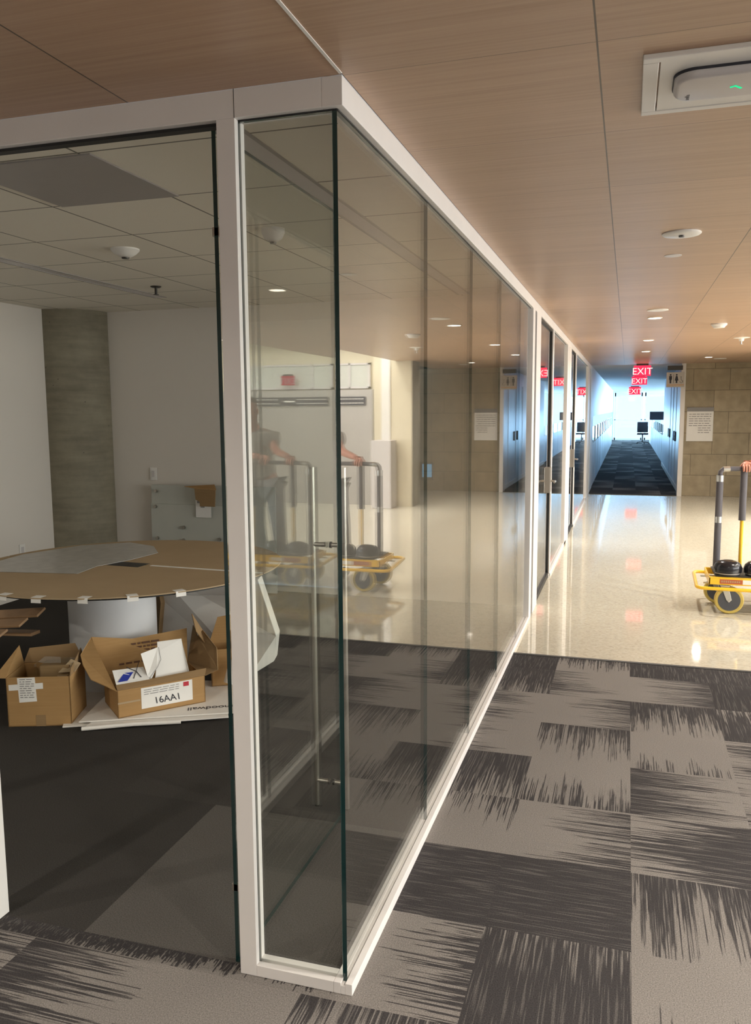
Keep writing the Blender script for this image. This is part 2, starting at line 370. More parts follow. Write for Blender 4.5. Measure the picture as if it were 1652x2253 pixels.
for i in range(-12, 18):
    x0, x1 = .303+.4445*(i-1), .303+.4445*i
    for j in range(-10, 9):
        y0, y1 = -.03+.4475*(j-1), -.03+.4475*j
        if y0 > 3.39: continue
        if x1 <= -.05 and y0 >= -.04: continue
        if y1 > 3.40: y1 = 3.40
        a0 = max(x0, -.05) if y0 >= -.04 else x0
        side, L, tone = st.get((i, j), (random.choice('nsew'), random.choice((.1, .3, .7, 1.1)), 1.0))
        if j == 8 and (i, j) not in st:
            side, L, tone = {0: ('n', 2.4, .9), 1: ('n', .35, 1.), 2: ('n', 2.4, .9)}.get(i, ('n', 2.4, .9))
        cells.append((a0, x1, y0, min(y1, 3.40), side, L, tone, random.random()))
carpet('floor', cells)
# threshold strip and meeting room carpet (plain dark tiles)
rc = []
for k in range(12):
    x1 = -.05 - .44*k; rc.append((x1-.44, x1, -.03, .035, 'n', (.45, 1.0, 1.9)[min(k, 2)], .9, random.random()))
XS = [-.05] + [-.05-.43*1-.0, -.905] + [-.905-.45*k for k in range(1, 9)]; XS = sorted(set(XS))
YS = [.035] + [.035+.4375*k for k in range(1, 29)] + [14.3]
for a, b in zip(XS[:-1], XS[1:]):
    for c, d in zip(YS[:-1], YS[1:]):
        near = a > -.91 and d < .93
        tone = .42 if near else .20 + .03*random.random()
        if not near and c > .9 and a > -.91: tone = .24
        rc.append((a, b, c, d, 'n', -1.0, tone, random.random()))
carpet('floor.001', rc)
random.seed(8); cc = []
for a in range(-14, 15):
    for j in range(0, 64):
        x0 = -.02+.45*a; y0 = 14.3+.45*j
        cc.append((x0, x0+.45, y0, y0+.45, random.choice('we'), random.choice((.2, .6, 1.0, 2.0, 2.2)), .75, random.random()))
carpet('floor.002', cc)
struct(box('floor.003', (-.1, 3.40, -.05), (8.2, 14.3, 0.0), 'terrazzo'))
struct(box('trim_1', (-.03, 3.385, 0.0), (8.2, 3.415, .003), 'dark_gap'))

# ------------------------------------------------------------------ ceilings
struct(box('ceiling', (-6.0, -5.0, H), (3.0, 0.0, H+.05), 'wood'))
struct(box('ceiling.001', (-.0, 0.0, H), (3.0, 14.3, H+.05), 'wood'))
struct(box('trim_2', (-.004, -5, H-.002), (.004, -.01, H+.001), 'white_trim'))
struct(box('ceiling.002', (-4.4, .1, HR), (-.0, 14.3, HR+.05), 'acoustic'))
struct(box('ceiling.003', (3.0, -5.0, 2.9), (8.2, 14.3, 2.95), 'wall_white'))
struct(box('ceiling.004', (-6.5, 14.3, H), (6.5, 43.2, H+.05), 'wall_white'))
# ------------------------------------------------------------------ walls
struct(box('wall_left', (-4.45, .1, 0), (-4.38, 14.3, HR), 'wall_paint'))
struct(box('wall_back', (-4.4, 4.76, 0), (-.11, 4.84, HR), 'wall_paint'))
struct(box('wall_partition', (-4.4, 8.15, 0), (-.11, 8.25, HR), 'wall_paint'))
struct(box('wall_front_outer', (-6.0, 0.0, 0), (-4.45, .09, HR), 'wall_paint'))
struct(box('wall_far', (1.68, 14.3, 0), (8.2, 14.5, 2.9), 'block'))
struct(box('wall_room_end', (-4.4, 14.22, 0), (-.11, 14.3, HR), 'wall_white'))
struct(box('wall_stone', (2.72, 11.4, 0), (3.38, 11.9, 2.9), 'stone_light'))
struct(box('wall_stone_side', (2.705, 11.4, 0), (2.72, 11.9, H), 'concrete'))
struct(box('wall_lobby', (3.38, 11.6, 0), (8.2, 11.7, 2.9), 'stone_light'))
m = MB(); m.box((8.1, -5, 0), (8.2, 11.6, .5)); m.box((8.1, -5, 2.75), (8.2, 11.6, 2.9))  # unseen wall, its openings added to let the lobby fill light in
for k in range(9): m.box((8.1, -5+2.03*k, .5), (8.2, -4.85+2.03*k, 2.75))
struct(m.build('wall_right', 'wall_white'))
struct(box('wall_behind', (-6, -5.1, 0), (8.2, -5.0, 2.9), 'wall_paint'))
struct(box('wall_behind_left', (-6.1, -5, 0), (-6.0, .09, 2.9), 'wall_paint'))
# corridor beyond
struct(box('wall_corridor_left', (-.08, 14.3, 0), (0.0, 15.6, H), 'wall_blue'))
struct(box('wall_corridor_left_upper', (-.08, 15.6, 1.48), (0.0, 38.0, H), 'wall_blue'))
struct(box('wall_corridor_right', (1.66, 14.5, 0), (1.74, 23.0, H), 'wall_blue'))
for nm, x in (('wall_outer_right', 6.35), ('wall_outer_left', -6.35)):
    m = MB(); m.box((x-.05, 14.3, 0), (x+.05, 17.0, H)); m.box((x-.05, 17.0, 0), (x+.05, 43.2, .55)); m.box((x-.05, 17.0, 2.3), (x+.05, 43.2, H))  # window openings added to let the blue fill lights through
    for k in range(14): m.box((x-.05, 17.0+2.0*k, .55), (x+.05, 17.12+2.0*k, 2.3))
    struct(m.build(nm, 'wall_white'))
struct(box('wall_end_left', (-6.3, 43.1, 0), (-.05, 43.2, H), 'wall_white'))
struct(box('wall_end_right', (2.5, 43.1, 0), (6.3, 43.2, H), 'wall_white'))
struct(box('baseboard_right', (1.635, 14.5, 0), (1.66, 23.0, .09), 'white_trim'))
struct(box('trim_3', (1.60, 14.24, 0), (1.68, 14.5, H), 'frame_white'))
struct(box('trim_4', (.02, 14.28, 0), (1.60, 14.31, .012), 'dark_gap'))
for i, y in enumerate((15.3, 16.5, 17.7, 18.9)):
    d = struct(box('door_%d' % (i+4), (1.648, y, .02), (1.66, y+.9, 2.15), 'wall_blue'))
    box('door_handle', (1.61, y+.08 if i % 2 else y+.78, .95), (1.648, y+.12 if i % 2 else y+.82, 1.15), 'black_plastic', d)
# end window
for i, (a, b) in enumerate(((0.0, 1.38), (1.50, 2.5))):
    w_ = empty('window_%d' % (20+i), (0, 0, 0)); w_['kind'] = 'structure'
    m = MB(); m.box((a, 43.0, 0.0), (a+.06, 43.1, H)); m.box((b-.06, 43.0, 0), (b, 43.1, H)); m.box((a, 43.0, 0), (b, 43.1, .12)); m.box((a, 43.0, 1.02), (b, 43.1, 1.07)); m.box((a, 43.0, 2.25), (b, 43.1, H))
    m.build('window_frame', 'wall_blue', w_); box('pane', (a, 43.04, .1), (b, 43.05, 2.3), 'glass', w_)

# ------------------------------------------------------------------ meeting room column
m = MB(); m.lathe([(.38, 0), (.38, HR)], 64); o = m.build('concrete_column', 'concrete', loc=(-4.36, 4.73, 0), smooth=True)
struct(o)

# ------------------------------------------------------------------ glazed partition: frame
def strip_pair(name, a, b, axis):
    """bottom channel: two strips with the glazing groove between"""
    m = MB()
    if axis == 'y':
        m.box((-D, a, 0), (-.0335, b, .034)); m.box((-.0205, a, 0), (0.0, b, .034)); m.box((-.0335, a, 0), (-.0205, b, .026))
    else:
        m.box((a, .0, 0), (b, .0205, .034)); m.box((a, .0335, 0), (b, D, .034)); m.box((a, .0205, 0), (b, .0335, .026))
    return struct(m.build(name, 'frame_white', bevel=.0012))
D = .055
strip_pair('trim_5', 0.0, 4.28, 'y'); strip_pair('trim_6', -.291, -.0555, 'x')
strip_pair('trim_7', 5.98, 8.25, 'y'); strip_pair('trim_8', 9.6, 13.3, 'y')
m = MB(); m.box((-D, 0, 2.370), (0, 14.25, H)); m.box((-4.4, 0, 2.370), (-D, D, H)); m.box((-4.4, .03, H), (-.04, D, HR)); m.box((-D, .03, H), (-.03, 14.25, HR))
struct(m.build('trim_9', 'frame_white', bevel=.0015))
m = MB(); m.box((-.0335, .022, 2.3665), (-.0185, 14.2, 2.3705)); m.box((-.29, .0185, 2.3665), (-.02, .0345, 2.3705)); m.box((-1.2, .022, 2.362), (-.35, .05, 2.3705))
struct(m.build('trim_10', 'gasket'))
m = MB(); m.box((-.343, 0, 0), (-.291, .020, 2.370)); m.box((-.343, .020, 0), (-.297, .034, 2.370)); m.box((-.343, .034, 0), (-.291, D, 2.370))
struct(m.build('trim_11', 'frame_white', bevel=.001))
m = MB(); m.box((-1.28, 0, 0), (-1.207, D, 2.370)); struct(m.build('trim_12', 'frame_white', bevel=.001))
struct(box('trim_14', (-.2925, -.0006, 2.370), (-.291, .002, H), 'frame_groove'))
# glazed front further left, unseen, made glass to let more light into the room
strip_pair('trim_15', -4.38, -1.28, 'x')
for k, x in enumerate((-2.31, -3.34, -4.36)): struct(box('trim_%d' % (16+k), (x-.02, 0, 0), (x+.02, D, 2.37), 'frame_white'))

# ------------------------------------------------------------------ glass panes
def pane_y(name, y0, y1, z0=.022, z1=2.366, front=None, mat='glass'):
    m = MB(); m.box((-.033, y0, z0), (-.021, y1, z1))
    o = m.build(name, mat, mats=[mat, 'edge'])
    for pl in o.data.polygons:
        if abs(pl.normal.y) > .9 or abs(pl.normal.z) > .9: pl.material_index = 1
    return struct(o)
joints = [.0205, .983, 1.89, 2.797, 3.70, 4.36]
for i in range(5): pane_y('window_%d' % (i+1), joints[i]+(.0015 if i else 0), joints[i+1]-.0015)
m = MB(); m.box((-.296, .021, .022), (-.0345, .033, 2.366)); o = m.build('window_6', 'glass', mats=['glass', 'edge'])
for pl in o.data.polygons:
    if abs(pl.normal.x) > .9 or abs(pl.normal.z) > .9: pl.material_index = 1
struct(o)
for k, (a, b) in enumerate(((-2.29, -1.28), (-3.32, -2.33), (-4.34, -3.36))): struct(box('window_%d' % (9+k), (a, .021, .022), (b, .033, 2.368), 'glass'))  # unseen panes, put here so light reaches the meeting room
pane_y('window_7', 6.06, 8.0); pane_y('window_8', 9.62, 13.2)
for i, y in enumerate(joints[1:5]):
    struct(box('trim_%d' % (20+i), (-.032, y-.0014, .03), (-.022, y+.0014, 2.366), 'ink_grey'))
# mullions and door frames of the two other rooms
for i, (a, b) in enumerate(((4.28, 4.42), (4.54, 4.86), (6.02, 6.10), (7.96, 8.22), (8.36, 8.62), (9.60, 9.68), (13.15, 13.9))):
    struct(box('trim_%d' % (30+i), (-D, a, 0), (0.0, b, 2.372), 'frame_white', bevel=.0015))
for i, y in enumerate((4.42, 13.9)): struct(box('trim_%d' % (40+i), (-.05, y, 0), (-.012, y+(.12 if i == 0 else .35), 2.372), 'gasket'))
for i, y in enumerate((8.22,)): struct(box('trim_%d' % (42+i), (-.05, y, 0), (-.012, y+.14, 2.372), 'frame_white'))

# ------------------------------------------------------------------ doors
def pull_bar(parent, Y, z0, z1, zs, x):
    r = .0095
    for s in (-1, 1):
        m = MB(); m.tube([(x+s*.062, Y, z0), (x+s*.062, Y, z1)], r, 20)
        b = m.build('handle_bar', 'steel', parent, smooth=True)
        m = MB(); m.lathe([(r*1.02, 0), (r*1.02, .006)], 20, Matrix.Translation((x+s*.062, Y, z0-.006)))
        m.build('end_cap', 'steel_dark', b, smooth=True)
    for z in zs:
        m = MB(); m.tube([(x-.062, Y, z), (x-.012, Y, z)], .0085, 16); m.tube([(x+.012, Y, z), (x+.062, Y, z)], .0085, 16)
        st_ = m.build('standoff', 'steel', parent, smooth=True)
        m = MB(); m.tube([(x-.013, Y, z), (x-.0062, Y, z)], .012, 20); m.tube([(x+.0062, Y, z), (x+.013, Y, z)], .012, 20)
        m.build('collar', 'steel_dark', st_, smooth=True)
d1 = empty('door_1', (-.366, .028, 0)); d1['kind'] = 'structure'
m = MB(); m.box((-.006, .0, .010), (.006, .93, 2.355)); g = m.build('glass_leaf', 'glass_leaf', d1, mats=['glass_leaf', 'edge'])
for pl in g.data.polygons:
    if abs(pl.normal.x) < .5: pl.material_index = 1
pull_bar(d1, .82, .10, 1.42, (.20, 1.13), 0)
for z in (.245, 2.10):
    box('hinge', (-.013, .0, z-.012), (.018, .014, z+.012), 'steel', d1, bevel=.002)

def swing_door(name, y0, y1):
    d = empty(name, (-.028, y0, 0)); d['kind'] = 'structure'; w_ = y1-y0
    m = MB(); m.box((-.006, .0, .05), (.006, w_, 2.355)); g = m.build('glass_leaf', 'glass', d, mats=['glass', 'edge'])
    for pl in g.data.polygons:
        if abs(pl.normal.x) < .5: pl.material_index = 1
    box('bottom_rail', (-.02, 0, .01), (.02, w_, .055), 'gasket', d)
    box('edge_strip', (-.018, w_-.03, .05), (.018, w_, 2.36), 'gasket', d)
    box('top_gap', (-.018, 0, 2.345), (.018, w_, 2.37), 'gasket', d)
    box('lock_case', (-.035, w_-.14, .84), (.035, w_-.03, 1.08), 'steel', d, bevel=.003)
    for s in (-1, 1):
        m = MB(); m.tube([(s*.03, w_-.085, .95), (s*.075, w_-.085, .95), (s*.08, w_-.11, .95), (s*.08, w_-.24, .95)], .009, 12)
        m.build('lever', 'steel', d, smooth=True)
swing_door('door_2', 4.87, 6.01); swing_door('door_3', 8.63, 9.59)

# ------------------------------------------------------------------ luminaires and ceiling gear
def downlight(x, y, z, label, power, group='recessed downlights in the wood ceiling', r=.055):
    t = empty('downlight', (x, y, z), 0, label, 'downlight', group)
    m = MB(); m.lathe([(r+.012, 0), (r+.012, -.004), (r, -.006), (r, 0)], 32, cap=False); m.build('trim_ring', 'white_plastic', t, smooth=True)
    m = MB(); m.lathe([(r, -.002), (r, -.004)], 32); m.build('lens', 'lamp', t)
    area('downlight_lamp', (0, 0, -.012), r*1.6, r*1.6, power, (1.0, .92, .80), (0, 0, -1), 155, t)
    return t
downlight(.895, 6.0, H, 'lit round downlight, nearest of the lit ones in the wood ceiling', 34)
downlight(.895, 8.55, H, 'lit round downlight, middle one of three towards the corridor opening', 34)
downlight(.905, 10.6, H, 'lit round downlight closest to the red exit signs', 34)
for (x, y, pw, l) in ((2.85, 4.2, 40, 'round downlight over the glossy floor edge, beside the cart'), (2.1, .2, 52, 'round downlight over the carpet to the right of the glass corner'), (1.8, -1.4, 30, 'round downlight above where the photographer stands'),
                  (1.9, 12.4, 26, 'round downlight by the beige block wall'), (-1.6, -1.6, 26, 'added unseen downlight over the carpet outside the open doorway'), (-3.4, -1.8, 45, 'added unseen downlight over the carpet far to the left of the doorway'), (-1.6, -3.2, 12, 'added unseen downlight behind the photographer on the left')):
    downlight(x, y, H, l, pw)  # the three on the left are out of view, added to light the room
# linear lights in the edge of the lobby ceiling
def linear(x0, x1, y0, y1, z, label, power, mat='linear'):
    t = empty('linear_light', ((x0+x1)/2, (y0+y1)/2, z), 0, label, 'ceiling light', 'linear lights of the lobby ceiling')
    w_, d_ = (x1-x0), (y1-y0)
    box('housing', (-w_/2-.02, -d_/2-.02, .0), (w_/2+.02, d_/2+.02, .03), 'white_plastic', t); box('diffuser', (-w_/2, -d_/2, -.012), (w_/2, d_/2, 0), mat, t)
    area('linear_lamp', (0, 0, -.03), w_, d_, power, (1.0, .95, .87), (0, 0, -1), 170, t)
linear(3.12, 3.20, 2.0, 10.9, 2.84, 'long linear light along the edge of the wood ceiling, mirrored in the glass', 260)
linear(4.2, 4.28, 4.0, 10.8, 2.84, 'second long linear light further into the lobby', 190)
linear(3.5, 7.5, 10.9, 10.96, 2.84, 'linear light running across above the grey sign panel', 110)
linear(2.68, 3.34, 11.30, 11.34, 2.84, 'short cove light grazing the pale stone wall', 30)
linear(5.8, 5.88, -1.0, 9.0, 2.84, 'long linear light farthest to the right in the lobby', 160)
# access point box
t = empty('ceiling_access_box', (0, 0, H), 0, 'white recessed ceiling box with a rounded wireless device and green light', 'access point')
m = MB(); X0, X1, Y0, Y1 = .700, 1.33, .108, .496
m.box((X0, Y0, -.012), (X1, Y0+.028, 0)); m.box((X0, Y1-.028, -.012), (X1, Y1, 0)); m.box((X0, Y0+.028, -.012), (X0+.036, Y1-.028, 0)); m.box((X1-.036, Y0+.028, -.012), (X1, Y1-.028, 0))
m.build('frame', 'white_plastic', t, bevel=.002)
m = MB(); m.box((X0+.040, Y0+.0285, -.010), (X1-.038, Y1-.0285, -.001)); m.build('cover_panel', 'white_plastic', t)
def rrect(x0, x1, y0, y1, r, z0, z1, top=.014, n=8):
    m = MB(); rings = []
    def ring(ins, z):
        pts = []
        rr = max(r-ins, .004)
        for (cx, cy, a0) in ((x1-r, y1-r, 0), (x0+r, y1-r, 90), (x0+r, y0+r, 180), (x1-r, y0+r, 270)):
            for k in range(n+1): a = R(a0+90*k/n); pts.append((cx+rr*math.cos(a), cy+rr*math.sin(a), z))
        return pts
    rs = [ring(0, z0)] + [ring(top*(1-math.cos(R(b))), z1+(-1 if z1 < z0 else 1)*(-top*(1-math.sin(R(b))))) for b in (0, 22, 45, 68, 90)]
    N = len(rs[0]); vs = [p for q in rs for p in q]; fs = [(i*N+k, i*N+(k+1) % N, (i+1)*N+(k+1) % N, (i+1)*N+k) for i in range(len(rs)-1) for k in range(N)]
    fs.append(tuple(range(N-1, -1, -1))); fs.append(tuple((len(rs)-1)*N+k for k in range(N))); m.add(vs, fs); return m
dv = rrect(.775, 1.275, .195, .367, .05, -.012, -.032).build('device', 'grey_plastic', t, smooth=True)
rrect(.7725, 1.2775, .1925, .3695, .05, -.010, -.016, .002).build('device_base', 'ink', dv)
m = MB(); m.prism([(.905, .285, -.0322), (.918, .278, -.0322), (.935, .300, -.0322), (.931, .304, -.0322), (.917, .285, -.0322), (.908, .291, -.0322)], (0, 0, -.001)); m.build('status_light', 'led_green', dv)
text('marking', 'aruba', .016, 'ink_grey', dv, (.815, .345, -.0325), (PI, 0, -PI/2))
# round ceiling devices
def disc(name, x, y, z, r, label, cat, prof=None, mat='white_plastic', hole=True):
    t = empty(name, (x, y, z), 0, label, cat)
    m = MB(); m.lathe(prof or [(r, 0), (r, -.004), (r*.92, -.009), (r*.3, -.011)], 40); m.build('cover', mat, t, smooth=True)
    if hole: m = MB(); m.lathe([(r*.16, -.010), (r*.14, -.018)], 20); m.build('sensor', 'steel_dark', t, smooth=True)
    return t
disc('ceiling_sensor', .905, 2.22, H, .088, 'white round ceiling sensor with a dark centre near the wireless box', 'sensor')
disc('sprinkler_cover', .895, 2.81, H, .045, 'small flush round sprinkler cover in the wood ceiling', 'sprinkler', [(.045, 0), (.045, -.002), (.04, -.003)], 'grey_plastic', False)
disc('ceiling_speaker', .90, 5.38, H, .085, 'unlit pale round disc just before the nearest lit downlight', 'speaker', [(.085, 0), (.085, -.004), (.08, -.005)], 'white_plastic', False)
disc('smoke_detector', 1.51, 6.78, H, .075, 'white domed smoke detector on the wood ceiling', 'smoke detector', [(.075, 0), (.075, -.012), (.055, -.03), (.05, -.04)], 'white_plastic', False)
disc('ceiling_speaker', 2.12, 12.9, H, .10, 'pale flat disc on the wood ceiling near the block wall', 'speaker', [(.1, 0), (.1, -.004), (.09, -.006)], 'white_plastic', False)
t = disc('fire_sprinkler', 1.93, 8.6, H, .09, 'white sprinkler head at the right edge of the wood ceiling', 'sprinkler', [(.09, 0), (.09, -.004), (.03, -.012), (.025, -.04)], 'white_plastic', False)
m = MB(); m.tube([(0, 0, -.04), (0, 0, -.075)], .008, 10); m.lathe([(.022, -.077), (.022, -.075)], 16); m.build('deflector', 'zinc', t)
# meeting room ceiling gear
def rx(x): return .691+(x-.691)*1.1355
def ry(y): return -2.003+(y+2.003)*1.1355
t = disc('smoke_detector', rx(-1.751), ry(1.708), HR, .075, 'white domed smoke detector on the tiled ceiling of the dim room', 'smoke detector', [(.08, 0), (.08, -.008), (.06, -.028), (.03, -.046)], 'white_plastic', False)
m = MB(); m.lathe([(.022, -.046), (.02, -.054)], 16); m.build('sensor', 'steel_dark', t)
t = disc('fire_sprinkler', rx(-2.284), ry(2.85), HR, .036, 'small dark pendant sprinkler on the tiled ceiling of the dim room', 'sprinkler', [(.04, 0), (.04, -.004), (.03, -.010)], 'steel_dark', False)
m = MB(); m.tube([(0, 0, -.01), (0, 0, -.06)], .010, 10); m.lathe([(.02, -.062), (.02, -.058)], 14); m.build('deflector', 'steel_dark', t)
t = disc('ceiling_camera', rx(-.86), ry(1.52), HR, .06, 'pale ceiling camera half hidden behind the door edge', 'camera', [(.06, 0), (.06, -.02), (.045, -.05), (.02, -.065)], 'grey_plastic', False)
m = MB(); m.lathe([(.018, -.066), (.015, -.075)], 12); m.build('lens', 'black_plastic', t)
tag(box('ceiling_grille', (-1.772, .648, HR-.006), (-1.182, 1.262, HR+.001), 'vent_grey'), 'flat grey square air return panel in the white tiled ceiling', 'vent')
for i, (x, y0, y1, l) in enumerate(((-.600, .35, 4.7, 'long slot diffuser in the tiled ceiling along the glass wall'), (-2.975, .9, 4.05, 'long slot diffuser in the tiled ceiling on the left'))):
    t = empty('slot_diffuser', (x, (y0+y1)/2, HR), 0, l, 'vent', 'slot diffusers in the tiled ceiling')
    L = y1-y0; m = MB(); m.box((-.055, -L/2, -.004), (-.040, L/2, 0)); m.box((.040, -L/2, -.004), (.055, L/2, 0)); m.build('frame', 'vent_grey', t)
    box('slot', (-.050, -L/2, -.0015), (.050, L/2, .001), 'grey_plastic', t)

# ------------------------------------------------------------------ exit signs, restroom sign, notice
def exit_sign(x, y, z, label, w_=.30, h_=.19, red=True):
    t = empty('exit_sign', (x, y, z), 0, label, 'exit sign', 'hanging exit signs')
    box('housing', (-w_/2, -.02, -h_-.03), (w_/2, .02, -.03), 'exit_red', t, bevel=.004); box('mount', (-w_*.35, -.03, -.03), (w_*.35, .03, 0), 'steel_dark', t)
    text('lettering', 'EXIT', h_*.92, 'exit_white', t, (0, -.022, -h_*.86-.03), (PI/2, 0, 0), align='CENTER')
exit_sign(.915, 14.1, H, 'red exit sign hanging nearest, at the corridor opening')
exit_sign(.93, 19.6, H, 'smaller red exit sign hanging behind the nearest one', .36, .2)
exit_sign(.90, 30.0, H, 'tiny red exit sign farthest down the corridor', .42, .28)
t = empty('restroom_sign', (1.50, 14.22, 2.01), 0, 'grey square restroom sign with man and woman pictograms by the opening', 'sign')
box('plate', (-.155, -.012, 0), (.155, .012, .27), 'sign_grey', t, bevel=.002); box('accent_line', (-.15, -.0135, .035), (.15, -.012, .045), 'orange', t)
def picto(cx, skirt):
    m = MB(); m.lathe([(.015, 0), (.015, .002)], 20, Matrix.Translation((cx, -.012, .225)) @ Matrix.Rotation(PI/2, 4, 'X'))
    if skirt: pol = [(-.014, .205), (.014, .205), (.032, .12), (.014, .12), (.014, .075), (-.014, .075), (-.014, .12), (-.032, .12)]
    else: pol = [(-.024, .205), (.024, .205), (.024, .135), (.015, .135), (.013, .07), (-.013, .07), (-.015, .135), (-.024, .135)]
    m.prism([(cx+a, -.012, b) for a, b in pol], (0, -.002, 0)); return m
picto(-.085, False).build('man_pictogram', 'ink', t); picto(.02, True).build('woman_pictogram', 'ink', t)
m = MB(); m.box((-.036, -.014, .07), (-.030, -.012, .235)); m.build('divider', 'ink', t)
m = MB(); m.tube([(.10+.022*math.cos(a), -.013, .10+.022*math.sin(a)) for a in [R(q) for q in range(-200, 60, 20)]], .003, 6); m.tube([(.095, -.013, .17), (.098, -.013, .13), (.118, -.013, .125), (.126, -.013, .09)], .004, 6)
m.lathe([(.008, 0), (.008, .002)], 12, Matrix.Translation((.095, -.012, .185)) @ Matrix.Rotation(PI/2, 4, 'X')); m.build('wheelchair_pictogram', 'ink', t)
t = empty('notice_board', (1.955, 14.29, 1.02), 0, 'white paper notice under a dark strip on the beige block wall', 'notice')
box('sheet', (-.228, -.008, 0), (.228, 0, .60), 'paper', t); box('header_strip', (-.225, -.014, .545), (.228, 0, .62), 'ink_grey', t)
m = MB(); random.seed(3)
for k in range(9):
    z = .49-.042*k; x = -.19 if k < 6 else -.03
    while x < .17:
        ww = random.uniform(.03, .09); m.box((x, -.0095, z), (min(x+ww, .19), -.008, z+.012)); x += ww+.012
m.build('printed_lines', 'ink_grey', t)
tag(box('door_closer', (1.36, 14.18, 2.32), (1.62, 14.26, 2.40), 'steel_dark', bevel=.004), 'dark metal door closer box above the restroom sign', 'door closer')

# ------------------------------------------------------------------ lobby side seen only in the glass
t = empty('sign_panel', (4.15, 11.5, 0), 0, 'tall grey panel with a dark information strip, mirrored in the open glass door', 'panel')
box('panel_board', (-.72, 0, 0), (3.2, .08, 1.98), 'grey_panel', t); box('information_strip', (-.60, -.02, 1.715), (.85, 0, 1.86), 'ink', t)
m = MB(); random.seed(5)
for k in range(24):
    for zz in (1.745, 1.815):
        x = -.56+.056*k
        if -.02 < x < .28: continue
        m.box((x, -.023, zz), (x+.035, -.02, zz+.014))
m.box((.02, -.023, 1.775), (.22, -.02, 1.80)); m.build('strip_lettering', 'paper', t)
t = empty('transom_window', (4.15, 11.56, 2.0), 0, 'grey transom window above the grey panel with a red exit sign before it', 'window')
m = MB(); m.box((-.66, 0, 0), (-.62, .04, .43)); m.box((.9, 0, 0), (.94, .04, .43)); m.box((-.66, 0, 0), (.94, .04, .03)); m.box((-.66, 0, .40), (.94, .04, .43)); m.box((-.3, 0, 0), (-.27, .04, .43)); m.build('frame', 'grey_plastic', t)
box('pane', (-.62, .015, .03), (.9, .025, .40), 'glassboard', t)
exit_sign(4.28, 11.45, 2.26, 'red exit sign mirrored in the open glass door', .24, .16)
tag(box('wall_chase', (3.09, 11.385, 1.10), (3.24, 11.40, 2.9), 'white_trim'), 'narrow white vertical strip on the pale stone wall', 'trim panel')
tag(box('litter_bin', (2.98, 11.02, 0), (3.32, 11.38, 1.13), 'grey_plastic', bevel=.01), 'tall grey bin standing before the pale stone wall', 'bin')
t = empty('counter_table', (4.0, 9.6, 0), 0, 'white counter table in the lobby, mirrored in the glass', 'table')
box('tabletop', (-.1, -.35, .84), (1.6, .35, .88), 'white_panel_light' if 0 else 'paper', t)
for sx, sy in ((-.05, -.3), (1.55, -.3), (-.05, .3), (1.55, .3)): box('leg', (sx-.02, sy-.02, 0), (sx+.02, sy+.02, .84), 'grey_plastic', t)

# ------------------------------------------------------------------ corridor beyond: workstation screens, chair, partitions
random.seed(11)
def screen(x, y, h, label, L=1.5):
    t = empty('workstation_screen', (x, y, 0), 0, label, 'screen', 'workstation screens along the far corridor')
    box('panel', (-.02, 0, .0), (.02, L, h*.72), 'wall_blue', t); box('glass_top', (-.008, 0, h*.72), (.008, L, h), 'glass', t)
    m = MB(); m.box((-.025, L-.04, 0), (.025, L, h)); m.build('end_post', 'white_trim', t)
names = ('first', 'second', 'third', 'fourth', 'fifth', 'sixth', 'seventh', 'eighth', 'ninth', 'tenth', 'eleventh', 'twelfth', 'thirteenth')
for k in range(12): screen(-.03, 15.7+1.85*k, 1.25, names[k]+' low screen with a white post along the left of the far corridor', 1.75)
for k in range(9): screen(1.72, 23.3+1.85*k, 1.12, names[k]+' low screen along the right of the far corridor', 1.75)
t = empty('office_chair', (1.35, 38.2, 0), 0, 'dark office chair standing at the bright end window', 'chair')
box('seat', (-.25, -.25, .42), (.25, .25, .50), 'black_plastic', t, bevel=.02); box('backrest', (-.24, .2, .52), (.24, .26, 1.0), 'black_plastic', t, bevel=.02)
m = MB(); m.tube([(0, 0, .08), (0, 0, .42)], .03, 10); m.build('column', 'steel_dark', t)
for k in range(5):
    a = 2*PI*k/5; m = MB(); m.tube([(0, 0, .1), (.28*math.cos(a), .28*math.sin(a), .06)], .02, 8); m.tube([(.28*math.cos(a), .28*math.sin(a), .06), (.28*math.cos(a), .28*math.sin(a), 0)], .025, 8); m.build('leg', 'steel_dark', t)
t = empty('monitor', (1.95, 36.5, 0), 0, 'dark monitor on a pedestal beside the end window', 'monitor')
box('screen', (-.35, -.02, 1.12), (.30, .02, 1.48), 'black_plastic', t); box('pedestal', (-.12, -.15, 0), (.12, .15, 1.12), 'grey_plastic', t)

# ------------------------------------------------------------------ meeting room: wall items
t = empty('switch_plate', (-3.55, 4.755, 1.05), 0, 'white switch plate on the back wall above the white glass panel', 'switch')
box('plate', (-.035, -.008, -.06), (.035, 0, .06), 'white_plastic', t, bevel=.002); box('rocker', (-.014, -.012, -.03), (.014, -.008, .03), 'grey_plastic', t)
t = empty('wall_outlet', (-4.378, 3.92, .42), 0, 'white wall outlet low on the left wall beyond the table', 'outlet')
box('plate', (0, -.035, -.06), (.006, .035, .06), 'white_plastic', t, bevel=.002); box('socket', (.006, -.016, -.035), (.009, .016, .035), 'grey_plastic', t)
t = empty('touch_panel', (-.915, 4.757, 1.115), 0, 'small wall touch panel with a glowing pale blue screen', 'control panel')
box('body', (-.055, -.02, -.075), (.055, 0, .075), 'grey_plastic', t, bevel=.003); box('screen', (-.040, -.0225, -.05), (.040, -.02, .06), 'screen_blue', t)
